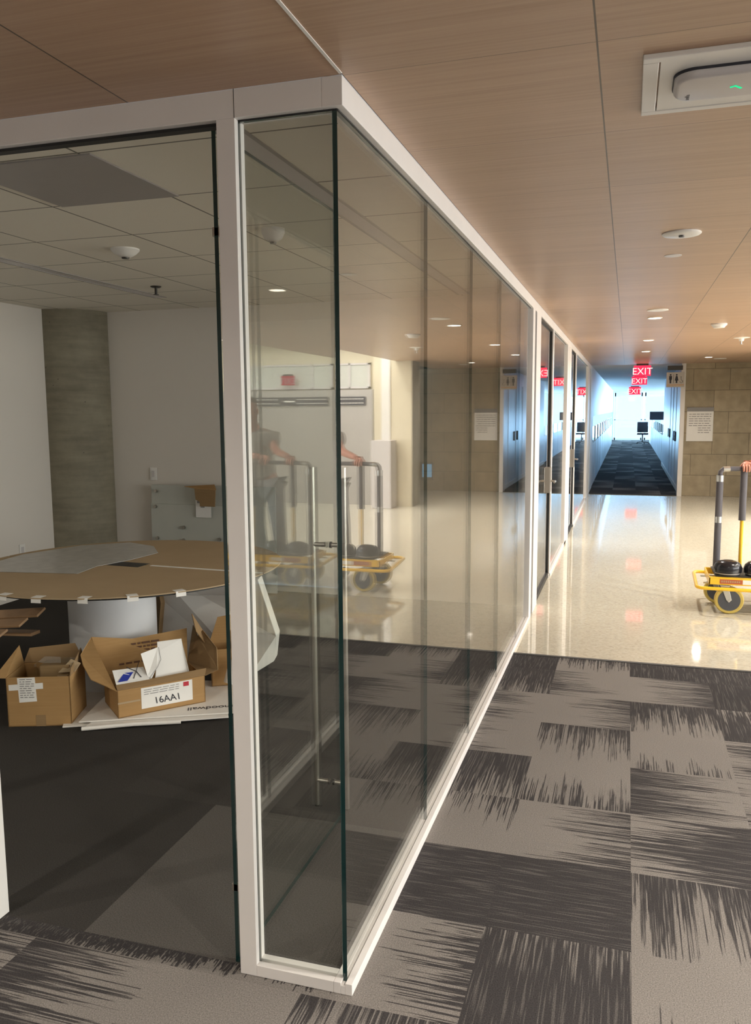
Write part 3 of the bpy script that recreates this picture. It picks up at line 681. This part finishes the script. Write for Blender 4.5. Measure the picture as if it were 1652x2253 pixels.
# leaning glass board
t = empty('glass_whiteboard', (-3.53, 4.66, 0), 0, 'pale glass panel with round standoffs leaning against the back wall', 'glass board')
m = MB(); m.box((0, -.006, 0), (1.25, .006, .78)); m.build('lower_pane', 'glassboard', t)
m = MB(); m.box((.0, .010, 0), (1.25, .022, .955)); m.build('rear_pane', 'glassboard', t)
for (x, z) in ((.06, .90), (.05, .755), (.06, .46), (.33, .45), (.34, .57), (.70, .47), (.50, .88)):
    m = MB(); m.lathe([(.016, 0), (.014, .022)], 16, Matrix.Translation((x, -.006, z)) @ Matrix.Rotation(PI/2, 4, 'X')); m.build('standoff', 'steel', t)
t2 = empty('taped_label', (-3.05, 4.63, .67), 0, 'white packing label taped to the pale glass panel', 'label')
box('sheet', (0, 0, 0), (.155, .002, .24), 'paper', t2)
m = MB(); m.box((.015, -.001, .13), (.14, 0, .15)); m.box((.015, -.001, .165), (.13, 0, .175)); m.box((.05, -.001, .09), (.09, 0, .115)); m.build('print', 'ink_grey', t2)
t = empty('torn_carton', (-3.06, 4.56, .84), 0, 'torn piece of brown carton at the top of the pale glass panel', 'carton')
m = MB(); m.prism([(.04, 0, .10), (.25, 0, .09), (.24, 0, -.06), (.09, 0, -.06), (.09, 0, -.02), (.05, 0, .0)], (0, .008, 0)); m.build('side', 'card_in', t)
m = MB(); m.prism([(-.06, 0, .115), (.04, 0, .10), (.26, 0, .09), (.18, .12, .125)], (0, 0, .004)); m.build('flap', 'card', t)

# ------------------------------------------------------------------ round table
TC = (-2.14, 2.19); TR = .905; TZ = .72
t = empty('round_table', (TC[0], TC[1], 0), 0, 'large round table covered with brown cardboard, on a white drum base', 'table')
m = MB(); m.lathe([(TR-.06, TZ-.022), (TR-.012, TZ-.010), (TR-.012, TZ), (0.05, TZ)], 96); m.build('tabletop', 'rubber_black', t, smooth=True)
m = MB(); m.lathe([(.255, 0), (.255, TZ-.022)], 64, Matrix.Translation((-.12, .0, 0))); m.build('pedestal', 'laminate', t, smooth=True)
m = MB(); m.prism([(.30, -.55, TZ-.045), (.45, -.50, TZ-.045), (.52, -.38, TZ-.045), (.30, -.30, TZ-.045), (.0, -.38, TZ-.045)], (0, 0, .022)); m.build('bracket', 'laminate', t, bevel=.003)
# protective cardboard sheets on the table (two halves with a gap and a square cut-out)
def half(sgn):
    pts = []
    for k in range(49):
        a = R(180*k/48) if sgn > 0 else R(180+180*k/48); pts.append((TR*math.cos(a), TR*math.sin(a)))
    return pts
cardt = empty('table_cover', (TC[0], TC[1], TZ), R(-3), 'brown cardboard cover with a black square hole taped over the round table', 'cardboard cover')
for sgn, nm in ((1, 'rear_half'), (-1, 'front_half')):
    pts = half(sgn); m = MB(); m.prism([(a, b+(.006 if sgn > 0 else -.006), 0) for a, b in pts], (0, 0, .006)); m.build(nm, 'kraft', cardt)
box('cut_out', (-.10, -.07, .006), (.12, .05, .0066), 'gasket', cardt)
box('white_seam_tape', (.16, -.014, .006), (TR-.01, .016, .0068), 'paper', cardt)
for k, a in enumerate((-136, -121, -109, -98, -85, -70, -55, -40)):
    M = Matrix.Rotation(R(a+90+3), 4, 'Z') @ Matrix.Translation((0, -TR, 0)) @ Matrix.Rotation(R((-18, 12, -8, 5, 0, -14, 8, 4)[k]), 4, 'Z')
    m = MB(); wd = .027
    m.add([(-wd, .045, .0068), (wd, .045, .0068), (wd, -.001, .0068), (-wd, -.001, .0068), (wd, -.003, -.02), (-wd, -.003, -.02),
           (-wd, .045, .0075), (wd, .045, .0075), (wd, -.002, .0075), (-wd, -.002, .0075), (wd, -.004, -.02), (-wd, -.004, -.02)],
          [(0,1,2,3), (3,2,4,5), (6,9,8,7), (9,11,10,8), (0,6,7,1), (0,3,9,6), (1,7,8,2), (3,5,11,9), (2,8,10,4), (5,4,10,11)], M)
    m.build('tape', 'paper', cardt)
# plastic film lying over the left rear of the table
m = MB(); film = [(-.80, -.33), (-.62, -.42), (-.10, -.34), (-.13, -.12), (-.06, .10), (-.03, .38), (-.20, .60), (-.45, .70), (-.70, .50), (-.84, .10)]
m.prism([(x, y, 0) for x, y in film], (0, 0, .002)); o = m.build('plastic_film', 'film', loc=(TC[0], TC[1], TZ+.0075))
tag(o, 'crumpled grey plastic film lying over the left part of the covered table', 'plastic film')

# long timber strips behind the table on the left
def board(a, b, wd, th, roll, label):
    A_, B_ = Vector(a), Vector(b); L = (B_-A_).length; q_ = (B_-A_).to_track_quat('X', 'Z')
    m = MB(); m.box((0, -wd/2, -th/2), (L, wd/2, th/2)); o = m.build('timber_board', 'plank', loc=a, bevel=.002)
    o.rotation_euler = (q_.to_matrix() @ Matrix.Rotation(R(roll), 3, 'X')).to_euler(); tag(o, label, 'board', 'boards under the table')
board((-3.55, 1.98, .34), (-2.54, 1.90, .475), .08, .014, 24, 'topmost long brown board leaning under the left of the table')
board((-3.55, 1.90, .30), (-2.60, 1.82, .43), .08, .014, 22, 'second long brown board leaning under the left of the table')
board((-3.50, 1.80, .26), (-2.66, 1.72, .385), .08, .014, 20, 'third long brown board leaning under the left of the table')
board((-3.30, 1.93, .30), (-2.63, 1.95, .330), .08, .020, 0, 'lowest pale brown board under the left of the table')
t = empty('crate_stack', (-3.25, 1.9, 0), 0, 'dark low crate carrying the brown boards at the left', 'crate')
box('body', (-.30, -.25, 0), (.14, .22, .19), 'dark_gap', t); box('rim', (-.31, -.26, .19), (.15, .23, .21), 'dark_gap', t)

# ------------------------------------------------------------------ cartons on the floor
def quad_panel(name, P, mat, parent, th=.004):
    a, b, c = [Vector(P[i]) for i in range(3)]; n = (b-a).cross(c-a).normalized()*th
    m = MB(); m.prism(P, n); return m.build(name, mat, parent)
def carton(name, loc, rz, w_, d_, h, label, flaps, tilt=0):
    t = empty(name, loc, rz, label, 'carton'); th = .005
    m = MB(); m.box((-w_/2, -d_/2, 0), (w_/2, d_/2, th)); m.box((-w_/2, -d_/2, 0), (w_/2, -d_/2+th, h)); m.box((-w_/2, d_/2-th, 0), (w_/2, d_/2, h)); m.box((-w_/2, -d_/2, 0), (-w_/2+th, d_/2, h)); m.box((w_/2-th, -d_/2, 0), (w_/2, d_/2, h))
    m.build('carton_body', 'card', t)
    for P, mt in flaps: quad_panel('flap', P, mt, t)
    return t
# left carton
W1, D1, H1 = .325, .26, .265
c1 = carton('cardboard_box', (-2.245, 1.555, 0), R(20), W1, D1, H1, 'open brown cardboard box with a taped packing slip, left of the white sheets',
    [([(-W1/2, D1/2, H1), (-W1/2, -D1/2, H1), (-W1/2-.05, -D1/2-.02, H1+.01), (-W1/2-.02, D1/2, H1+.10)], 'card'),
     ([(W1/2, -D1/2, H1), (W1/2, D1/2, H1), (W1/2-.015, D1/2-.01, H1+.08), (W1/2-.01, -D1/2+.05, H1+.03)], 'card_in'),
     ([(-W1/2, D1/2, H1), (W1/2, D1/2, H1), (W1/2-.06, D1/2+.05, H1+.09), (-W1/2+.02, D1/2+.04, H1+.07)], 'card_in')])
ps = quad_panel('packing_slip', [(-.105, -D1/2-.001, .262), (-.015, -D1/2-.001, .264), (-.010, -D1/2-.001, .135), (-.100, -D1/2-.001, .13)], 'paper', c1, .001)
quad_panel('slip_tape', [(-.150, -D1/2-.0012, .226), (.025, -D1/2-.0012, .234), (.025, -D1/2-.0012, .202), (-.150, -D1/2-.0012, .195)], 'paper', c1, .0005)
m = MB(); random.seed(2)
for k in range(9):
    x = -.093
    while x < -.03:
        ww = random.uniform(.008, .03); m.box((x, -D1/2-.0025, .252-.012*k), (min(x+ww, -.02), -D1/2-.0021, .256-.012*k)); x += ww+.006
m.build('printed_lines', 'ink_grey', ps)
m = MB(); m.box((-.02, -D1/2-.0012, 0), (.03, -D1/2, .06)); m.build('bottom_tape', 'card_in', c1)
# bubble wrapped parts in the left carton
t = empty('wrapped_part', (-2.20, 1.58, .15), R(20), 'brown part wrapped in clear plastic inside the left carton', 'wrapped part')
box('brown_block', (-.07, -.06, 0), (.09, .06, .15), 'card_in', t, bevel=.01); m = MB(); m.box((-.095, -.075, .0), (.11, .075, .165)); m.build('plastic_wrap', 'glass', t, bevel=.015)
box('tape_end', (.03, -.08, .07), (.08, -.074, .10), 'kraft', t)
t = quad_panel('paper_scrap', [(-2.14, 1.52, .266), (-2.06, 1.55, .268), (-2.06, 1.60, .30), (-2.11, 1.59, .32)], 'kraft', None); tag(t, 'crumpled kraft paper scrap at the right corner of the left carton', 'paper')

# white flattened sheets on the floor
def P2(x, y, z=0): return (x, y, z)
sh = [[(-2.068, 1.437), (-1.31, 1.80), (-1.52, 2.25), (-2.30, 2.30), (-2.33, 1.86)], [(-1.94, 1.44), (-1.29, 1.78), (-1.50, 2.15), (-2.0, 1.9)], [(-2.00, 1.48), (-1.27, 1.83), (-1.48, 2.28), (-2.2, 2.2)]]
for k, (poly, z0, l) in enumerate(((sh[0], .003, 'white foam sheet, widest of the flat sheets under the cartons'), (sh[1], .012, 'white folded foam sheet whose near corner curls up'), (sh[2], .021, 'white printed foam sheet on top of the flat pile'))):
    m = MB(); m.prism([(x, y, z0) for x, y in poly], (0, 0, .007)); tag(m.build('foam_sheet', 'foam_white', bevel=.002), l, 'foam sheet', 'white foam sheets on the floor')
curl = MB(); curl.tube([(-1.945, 1.43, .014), (-1.72, 1.545, .020), (-1.5, 1.65, .018)], .011, 10); o = curl.build('foam_roll_edge', 'foam_white', smooth=True); tag(o, 'thin rolled white foam edge in front of the flat sheets', 'foam sheet')
tx = text('sheet_lettering', 'moodwall', .062, 'ink', None, (0, 0, 0), (0, 0, 0), .0004)
top_sheet = [o for o in bpy.data.objects if o.name.startswith('foam_sheet')][-1]
tx.parent = top_sheet; tx.location = (-1.335, 1.925, .029); tx.rotation_euler = (0, 0, R(27)+PI)

# big folded white foam pack standing behind, with a brown open end
def wpt(x, z, y=2.62): return (x, y, z)
t = empty('foam_pack', (0, 0, 0), 0, 'large white foam wrapped pack leaning under the right of the table', 'wrapped pack')
quadm = MB(); quadm.prism([(-2.20, 2.60, .60), (-1.45, 2.52, .60), (-1.37, 2.60, .23), (-1.40, 2.62, .06), (-1.50, 2.48, 0.0), (-2.18, 2.55, 0.0), (-2.16, 2.60, .40)], (-.02, .10, .01)); quadm.build('front_face', 'foam_white', t, bevel=.004)
quadm = MB(); quadm.prism([(-2.20, 2.58, .60), (-2.16, 2.56, .40), (-2.18, 2.52, .05), (-2.27, 2.66, .05), (-2.27, 2.66, .58)], (.01, .08, 0)); quadm.build('open_end', 'card_in', t)
m = MB(); m.tube([(-2.19, 2.555, .46), (-1.9, 2.535, .475), (-1.5, 2.51, .50)], .004, 6); m.build('fold', 'foam_white', t)

# front carton standing on the sheets
W2, D2, H2 = .475, .30, .150
B2 = (-1.775, 1.850, .0285); rz2 = R(48)
hw, hd = W2/2, D2/2
c2 = carton('cardboard_box', B2, rz2, W2, D2, H2, 'open brown cardboard box with a white label and handwriting, standing on the white sheets',
    [([(-hw, -hd, H2), (hw, -hd, H2), (hw+.02, -hd+.03, H2+.03), (-hw, -hd+.03, H2+.02)], 'card_in'),
     ([(-hw, hd, H2), (hw, hd, H2), (.256, .20, .337), (-.063, .20, .322), (-.284, .20, .365)], 'card'),
     ([(-hw, hd, H2), (-hw, -hd, H2), (-.279, -.12, .175), (-.346, -.05, .205), (-.364, .05, .262), (-.36, .12, .298), (-.284, .20, .365)], 'card'),
     ([(hw, -hd, H2), (hw, hd, H2), (.30, .217, .346), (.30, .141, .295), (.33, .136, .33), (.36, -.01, .255), (.345, -.06, .14)], 'card_in')])
lb = quad_panel('address_label', [(-.115, -hd-.001, .142), (.165, -hd-.001, .142), (.165, -hd-.001, .028), (-.115, -hd-.001, .028)], 'paper', c2, .001)
hwt = text('handwriting', '16AA1', .052, 'ink', c2, (-.045, -hd-.0022, .045), (PI/2, 0, 0), .0003, shear=-.15)
m = MB(); random.seed(6)
for k in range(3):
    x = -.10
    while x < .08:
        ww = random.uniform(.015, .05); m.box((x, -hd-.003, .128-.012*k), (min(x+ww, .09), -hd-.0021, .131-.012*k)); x += ww+.008
m.build('printed_lines', 'ink_grey', lb)
m = MB(); m.box((.115, -hd-.0026, .112), (.145, -hd-.0021, .136)); m.build('red_mark', 'ink_red', lb)
m = MB(); m.box((-hw-.001, -hd-.0012, .075), (-.12, -hd, .085)); m.build('side_tape', 'kraft', c2)
# printed block on the rear left flap
m = MB(); random.seed(12)
def onflap(x, h): return (x, hd+.05*h-.0062, H2+.187*h-.0)
for k in range(6):
    h0 = .22+.105*k; x = -.15+.015*k
    while x < .04+.01*k:
        ww = random.uniform(.012, .045); m.prism([onflap(x, h0), onflap(x+ww, h0), onflap(x+ww, h0+.055), onflap(x, h0+.055)], (0, .0006, 0)); x += ww+.010
m.build('flap_printing', 'ink_brown', c2)
# contents
def inside(x, y, z): return (x, y, z)
t = empty('white_card', B2, rz2, 'white folded card sticking up out of the front carton', 'card')
quad_panel('front_leaf', [(-.03, -.10, .12), (.171, -.08, .13), (.171, -.08, .172), (.159, 0, .337), (.023, 0, .339), (.015, -.03, .29)], 'paper', t, .003)
quad_panel('folded_corner', [(-.062, -.104, .13), (-.062, -.104, .185), (-.083, -.063, .305), (.020, -.025, .315), (.022, -.055, .255), (-.005, -.085, .228)], 'paper', t, .003)
m = MB(); m.tube([(-.058, -.108, .17), (-.005, -.093, .226), (.022, -.063, .255), (.022, -.030, .315)], .0015, 5); m.build('fold_shadow_line', 'ink_grey', t)
t = empty('blue_marked_sheet', B2, rz2, 'white sheet with a blue bar lying in the left of the front carton', 'sheet')
quad_panel('sheet', [(-.236, -.125, .175), (-.06, -.125, .175), (-.07, -.04, .222), (-.236, -.05, .232)], 'paper', t, .002)
quad_panel('blue_bar', [(-.225, -.118, .186), (-.175, -.118, .186), (-.130, -.07, .213), (-.180, -.07, .215)], 'ink_blue', t, .0008)
m = MB(); m.tube([(-.14, -.11, .190), (-.115, -.07, .216), (-.09, -.03, .25)], .002, 6); m.tube([(-.16, -.04, .236), (-.115, -.07, .214), (-.10, -.11, .190)], .002, 6); m.build('cord', 'ink', t)
# second carton behind, right
W3, D3, H3 = .20, .20, .22
c3 = carton('cardboard_box', (-1.555, 2.30, .0285), R(30), W3, D3, H3, 'brown cardboard box partly hidden behind the white post',
    [([(-W3/2, D3/2, H3), (-W3/2, -D3/2, H3), (-W3/2-.08, -D3/2, H3+.12), (-W3/2-.10, 0, H3+.20)], 'card_in'), ([(-W3/2, D3/2, H3), (W3/2, D3/2, H3), (W3/2, D3/2+.02, H3+.16), (-W3/2+.05, D3/2+.02, H3+.14)], 'card')])
m = MB(); m.tube([(-1.44, 2.10, .08), (-1.425, 2.13, .15), (-1.42, 2.15, .21)], [.04, .045, .03], 12); tag(m.build('foam_wad', 'foam_white', smooth=True), 'crumpled white foam wad at the foot of the hidden carton', 'foam')

# ------------------------------------------------------------------ drywall cart
t = empty('panel_cart', (0, 0, 0), 0, 'yellow panel cart with grey padded uprights on the glossy floor', 'cart')
def arc(p, q, r_, n=8):
    return []
zb = .205
def rounded(pts, r_, n=6):
    P = [Vector(p) for p in pts]; out = []
    N = len(P)
    for i in range(N):
        a = P[i-1]; b = P[i]; c = P[(i+1) % N]; u = (a-b).normalized(); v = (c-b).normalized()
        for k in range(n+1):
            s = k/n; out.append((b+u*r_)*(1-s)**2 + b*2*s*(1-s) + (b+v*r_)*s**2)
    return out
m = MB(); m.tube(rounded([(1.255, 4.90, zb), (2.45, 4.86, zb), (2.50, 5.46, zb), (1.27, 5.50, zb+.02)], .07), .014, 12, closed=True); m.build('bumper_rail', 'yellow', t, smooth=True)
m = MB(); m.box((1.345, 4.915, .235), (2.40, 4.925, .29)); m.box((1.345, 5.36, .235), (2.40, 5.37, .29)); m.box((1.345, 4.915, .235), (1.355, 5.37, .29)); m.box((2.39, 4.915, .235), (2.40, 5.37, .29)); m.box((1.345, 4.915, .285), (2.40, 4.955, .292))
m.build('deck_frame', 'yellow', t, bevel=.002)
box('deck_plate', (1.395, 4.955, .290), (2.39, 5.36, .300), 'rubber_black', t)
box('warning_label', (1.425, 4.9125, .245), (1.59, 4.9155, .280), 'red_label', t); box('white_label', (1.592, 4.9125, .245), (1.72, 4.9155, .280), 'paper', t)
m = MB()
for k in range(9): m.box((1.435+.016*k, 4.9117, .256), (1.445+.016*k, 4.9125, .270))
m.build('label_lettering', 'kraft', t)
for x, y in ((1.34, 5.0), (1.34, 5.28)):
    m = MB(); m.box((x-.03, y-.012, .225), (x+.02, y+.012, .236)); m.build('tie_bracket', 'zinc', t)
for (x, y, s) in ((1.50, 4.945, 1), (1.45, 5.30, -1), (2.32, 4.95, 1), (2.30, 5.30, -1)):
    m = MB(); m.lathe([(.078, -.022), (.102, -.022), (.110, -.012), (.110, .012), (.102, .022), (.078, .022)], 36, Matrix.Translation((x, y, .1105)) @ Matrix.Rotation(PI/2, 4, 'X')); whl = m.build('wheel', 'tyre', t, smooth=True)
    m = MB(); m.lathe([(.02, -.0245), (.084, -.0235), (.084, .0235), (.02, .0245)], 30, Matrix.Translation((x, y, .1105)) @ Matrix.Rotation(PI/2, 4, 'X')); m.build('hub', 'wheel_hub', whl, smooth=True)
    m = MB()
    for yy in (-.032, .030): m.prism([(x-.065, y+yy, .225), (x-.01, y+yy, .225), (x+.018, y+yy, .115), (x-.002, y+yy, .095), (x-.022, y+yy, .115)], (0, .003, 0))
    m.box((x-.07, y-.035, .222), (x+.0, y+.035, .232)); m.build('caster_fork', 'zinc', t, bevel=.001)
    m = MB(); m.tube([(x, y-.036, .1105), (x, y+.036, .1105)], .008, 12); m.build('axle', 'zinc', t)
ztop = 1.135
def upright(name, x, y, zf, mfoam, low=None):
    if zf > .31:
        m = MB(); m.tube([(x, y, .24), (x, y, zf)], .0145, 16); m.build('upright_post', low, t, smooth=True)
    m = MB(); m.tube([(x, y, zf), (x, y, ztop-.06 if x < 1.5 else ztop-.012)], .027, 20); m.build(name, mfoam, t, smooth=True)
upright('foam_sleeve', 1.418, 5.17, .29, 'foam_grey', 'zinc'); upright('foam_sleeve', 1.600, 5.20, .72, 'foam_grey', 'yellow'); upright('foam_sleeve', 2.02, 5.20, .72, 'foam_grey', 'yellow')
m = MB(); m.tube([(1.418, 5.17, ztop-.06), (1.420, 5.17, ztop-.02), (1.440, 5.172, ztop), (1.48, 5.178, ztop+.003), (1.60, 5.20, ztop+.004), (2.0, 5.20, ztop+.004), (2.02, 5.20, ztop-.02), (2.02, 5.20, ztop-.06)], .019, 14); m.build('handle_bar', 'foam_grey', t, smooth=True)
for z in (.70, 1.035):
    m = MB(); m.tube([(1.418, 5.17, z), (1.418, 5.17, z+.05)], .0285, 18); m.build('tape_band', 'zinc', t, smooth=True)
m = MB(); m.tube([(1.44, 5.172, ztop), (1.49, 5.18, ztop+.004)], .021, 14); m.build('tape_band', 'zinc', t, smooth=True)
def dome(x, y, lab):
    tt = empty('knee_pad', (x, y, .300), R(5), lab, 'knee pad', 'black knee pads on the cart')
    m = MB(); m.lathe([(.105, .022), (.105, .032), (.108, .060), (.098, .088), (.075, .108), (.04, .118), (.005, .120)], 30, Matrix.Diagonal((1, .8, 1, 1))); m.build('shell', 'black_plastic', tt, smooth=True)
    m = MB(); m.lathe([(.092, 0), (.092, .022)], 30, Matrix.Diagonal((1, .8, 1, 1))); m.build('cushion', 'rubber_black', tt, smooth=True)
    m = MB(); m.lathe([(.0935, .012), (.0935, .018)], 30, Matrix.Diagonal((1, .8, 1, 1)), cap=False); m.build('piping', 'grey_plastic', tt)
dome(1.490, 5.02, 'black domed knee pad on the left end of the cart'); dome(1.715, 5.04, 'black domed knee pad to the right of the padded post on the cart')

# ------------------------------------------------------------------ person leaning on the cart
def skin(name, verts, edges, radii, mat, root=0, sub=2, parent=None):
    me = bpy.data.meshes.new(name); me.from_pydata([Vector(v) for v in verts], edges, []); o = bpy.data.objects.new(name, me); C.objects.link(o)
    o.modifiers.new('skin', 'SKIN').use_smooth_shade = True
    for i, sv in enumerate(me.skin_vertices[0].data):
        r_ = radii[i]; sv.radius = (r_, r_) if not isinstance(r_, tuple) else r_; sv.use_root = (i == root)
    s_ = o.modifiers.new('sub', 'SUBSURF'); s_.levels = sub; s_.render_levels = sub
    dg = bpy.context.evaluated_depsgraph_get(); m2 = bpy.data.meshes.new_from_object(o.evaluated_get(dg)); o.modifiers.clear(); o.data = m2
    m2.materials.clear(); m2.materials.append(MATS[mat])
    for pl in m2.polygons: pl.use_smooth = True
    if parent: o.parent = parent
    return o
PX, PY = 2.00, 5.62
pe = empty('person', (PX, PY, 0), 0, 'person in a grey shirt and jeans resting both hands on the cart handle', 'person')
# body as one skinned surface: pelvis, spine, neck, head, arms, legs
A = {}
bv = []; be = []; br_ = []
def J(n, p, r_, par=None):
    A[n] = len(bv); bv.append((p[0]-PX, p[1]-PY, p[2])); br_.append(r_)
    if par is not None: be.append((A[par], A[n]))
J('pelvis', (2.10, 5.66, .93), .135); J('waist', (2.12, 5.62, 1.08), .125, 'pelvis'); J('chest', (2.12, 5.55, 1.28), .15, 'waist'); J('top', (2.13, 5.50, 1.40), .11, 'chest')
J('neck', (2.14, 5.46, 1.49), .055, 'top'); J('jaw', (2.145, 5.425, 1.56), .072, 'neck'); J('head', (2.15, 5.43, 1.65), .092, 'jaw'); J('crown', (2.16, 5.445, 1.72), .07, 'head')
for sd, sx, el, wr in (('l', 1.97, (1.86, 5.42, 1.235), (1.66, 5.262, 1.187)), ('r', 2.29, (2.24, 5.42, 1.20), (1.95, 5.26, 1.19))):
    J('sh'+sd, (sx, 5.50, 1.40), .062, 'top'); J('el'+sd, el, .043, 'sh'+sd); J('wr'+sd, wr, .027, 'el'+sd)
for sd, hx, kn, an in (('l', 2.00, (1.90, 5.52, .50), (1.90, 5.60, .09)), ('r', 2.20, (2.18, 5.62, .50), (2.18, 5.78, .09))):
    J('hp'+sd, (hx, 5.66, .86), .10, 'pelvis'); J('kn'+sd, kn, .062, 'hp'+sd); J('an'+sd, an, .042, 'kn'+sd)
thin = {A[n] for n in ('pelvis', 'waist', 'chest', 'top', 'shl', 'shr', 'hpl', 'hpr', 'knl', 'knr')}
body = skin('body', bv, be, [r_*(.72 if i in thin else 1) for i, r_ in enumerate(br_)], 'skin', 0, 2, pe)
# clothes follow the same skeleton, slightly larger
def cloth(name, nodes, edges, mat, grow):
    idx = {n: i for i, n in enumerate(nodes)}
    return skin(name, [nodes[n][0] for n in nodes], [(idx[a], idx[b]) for a, b in edges], [nodes[n][1] for n in nodes], mat, 0, 2, pe)
def q(n, g=.012, f=None, to=None):
    v = Vector(bv[A[n]])
    if to: v = v.lerp(Vector(bv[A[to]]), f)
    return (v, br_[A[n]]+g if not to else br_[A[n]]*(1-f)+br_[A[to]]*f+g)
cloth('shirt', {'pe': q('pelvis', .016), 'wa': q('waist', .016), 'ch': q('chest', .016), 'to': q('top', .016), 'sl': q('shl', .018), 'el': q('shl', .020, .62, 'ell'), 'sr': q('shr', .018), 'er': q('shr', .020, .62, 'elr')},
      [('pe', 'wa'), ('wa', 'ch'), ('ch', 'to'), ('to', 'sl'), ('sl', 'el'), ('to', 'sr'), ('sr', 'er')], 'shirt', 0)
cloth('trousers', {'pe': q('pelvis', .010), 'hl': q('hpl', .012), 'kl': q('knl', .018), 'al': q('anl', .026), 'hr': q('hpr', .012), 'kr': q('knr', .018), 'ar': q('anr', .026)},
      [('pe', 'hl'), ('hl', 'kl'), ('kl', 'al'), ('pe', 'hr'), ('hr', 'kr'), ('kr', 'ar')], 'jeans', 0)
for x, y in ((1.90, 5.56), (2.18, 5.74)):
    skin('shoe', [(x-PX, y+.06-PY, .05), (x-PX, y-.06-PY, .045), (x-PX, y-.17-PY, .035)], [(0, 1), (1, 2)], [.048, .046, .034], 'shoe', 0, 2, pe)
skin('hair', [(2.165-PX, 5.47-PY, 1.66), (2.165-PX, 5.455-PY, 1.725), (2.155-PX, 5.42-PY, 1.745)], [(0, 1), (1, 2)], [.088, .080, .055], 'hair', 0, 2, pe)
m = MB(); m.tube([(2.144-PX, 5.345-PY, 1.635), (2.143-PX, 5.325-PY, 1.60), (2.144-PX, 5.338-PY, 1.592)], [.008, .013, .010], 10); m.build('nose', 'skin', pe, smooth=True)
m = MB()
for s in (-1, 1): m.lathe([(.0, -.011), (.008, -.008), (.011, 0), (.008, .008), (.0, .011)], 12, Matrix.Translation((2.144+s*.032-PX, 5.352-PY, 1.642)))
m.build('eyes', 'paper', pe, smooth=True)
m = MB()
for s in (-1, 1): m.lathe([(.004, -.03), (.012, -.02), (.014, 0), (.016, .018), (.006, .03)], 10, Matrix.Translation((2.15+s*.094-PX, 5.44-PY, 1.62)))
m.build('ears', 'skin', pe, smooth=True)
m = MB(); m.tube([(2.120-PX, 5.352-PY, 1.565), (2.143-PX, 5.343-PY, 1.563), (2.167-PX, 5.352-PY, 1.565)], .005, 8); m.build('mouth', 'ink_red', pe, smooth=True)
# hands: palm and five fingers curled over the bar (bar axis along X at y=5.20, z=1.139)
def hand(cx, wrx, wry, wrz, sgn, nm):
    v = [(wrx, wry, wrz), (cx+.01*sgn, 5.235, 1.182)]; e = [(0, 1)]; rr = [.026, .030]
    v.append((cx-.004, 5.212, 1.176)); e.append((1, 2)); rr.append(.028)
    for k, (dx, ln) in enumerate(((-.030, .9), (-.010, 1.0), (.010, .96), (.029, .8))):
        b = len(v); v += [(cx+dx, 5.190, 1.168), (cx+dx*1.05, 5.165, 1.158), (cx+dx*1.05, 5.160-.0*ln, 1.158-.026*ln), (cx+dx, 5.172, 1.150-.036*ln)]
        e += [(2, b), (b, b+1), (b+1, b+2), (b+2, b+3)]; rr += [.0105, .0095, .009, .0075]
    b = len(v); v += [(cx-.036*sgn, 5.225, 1.168), (cx-.048*sgn, 5.215, 1.140), (cx-.044*sgn, 5.205, 1.116)]; e += [(1, b), (b, b+1), (b+1, b+2)]; rr += [.014, .011, .0085]
    return skin(nm, [(a-PX, b_-PY, c) for a, b_, c in v], e, rr, 'skin', 1, 2, pe)
hand(1.622, 1.66, 5.262, 1.187, 1, 'hand'); hand(1.88, 1.95, 5.26, 1.19, -1, 'hand')
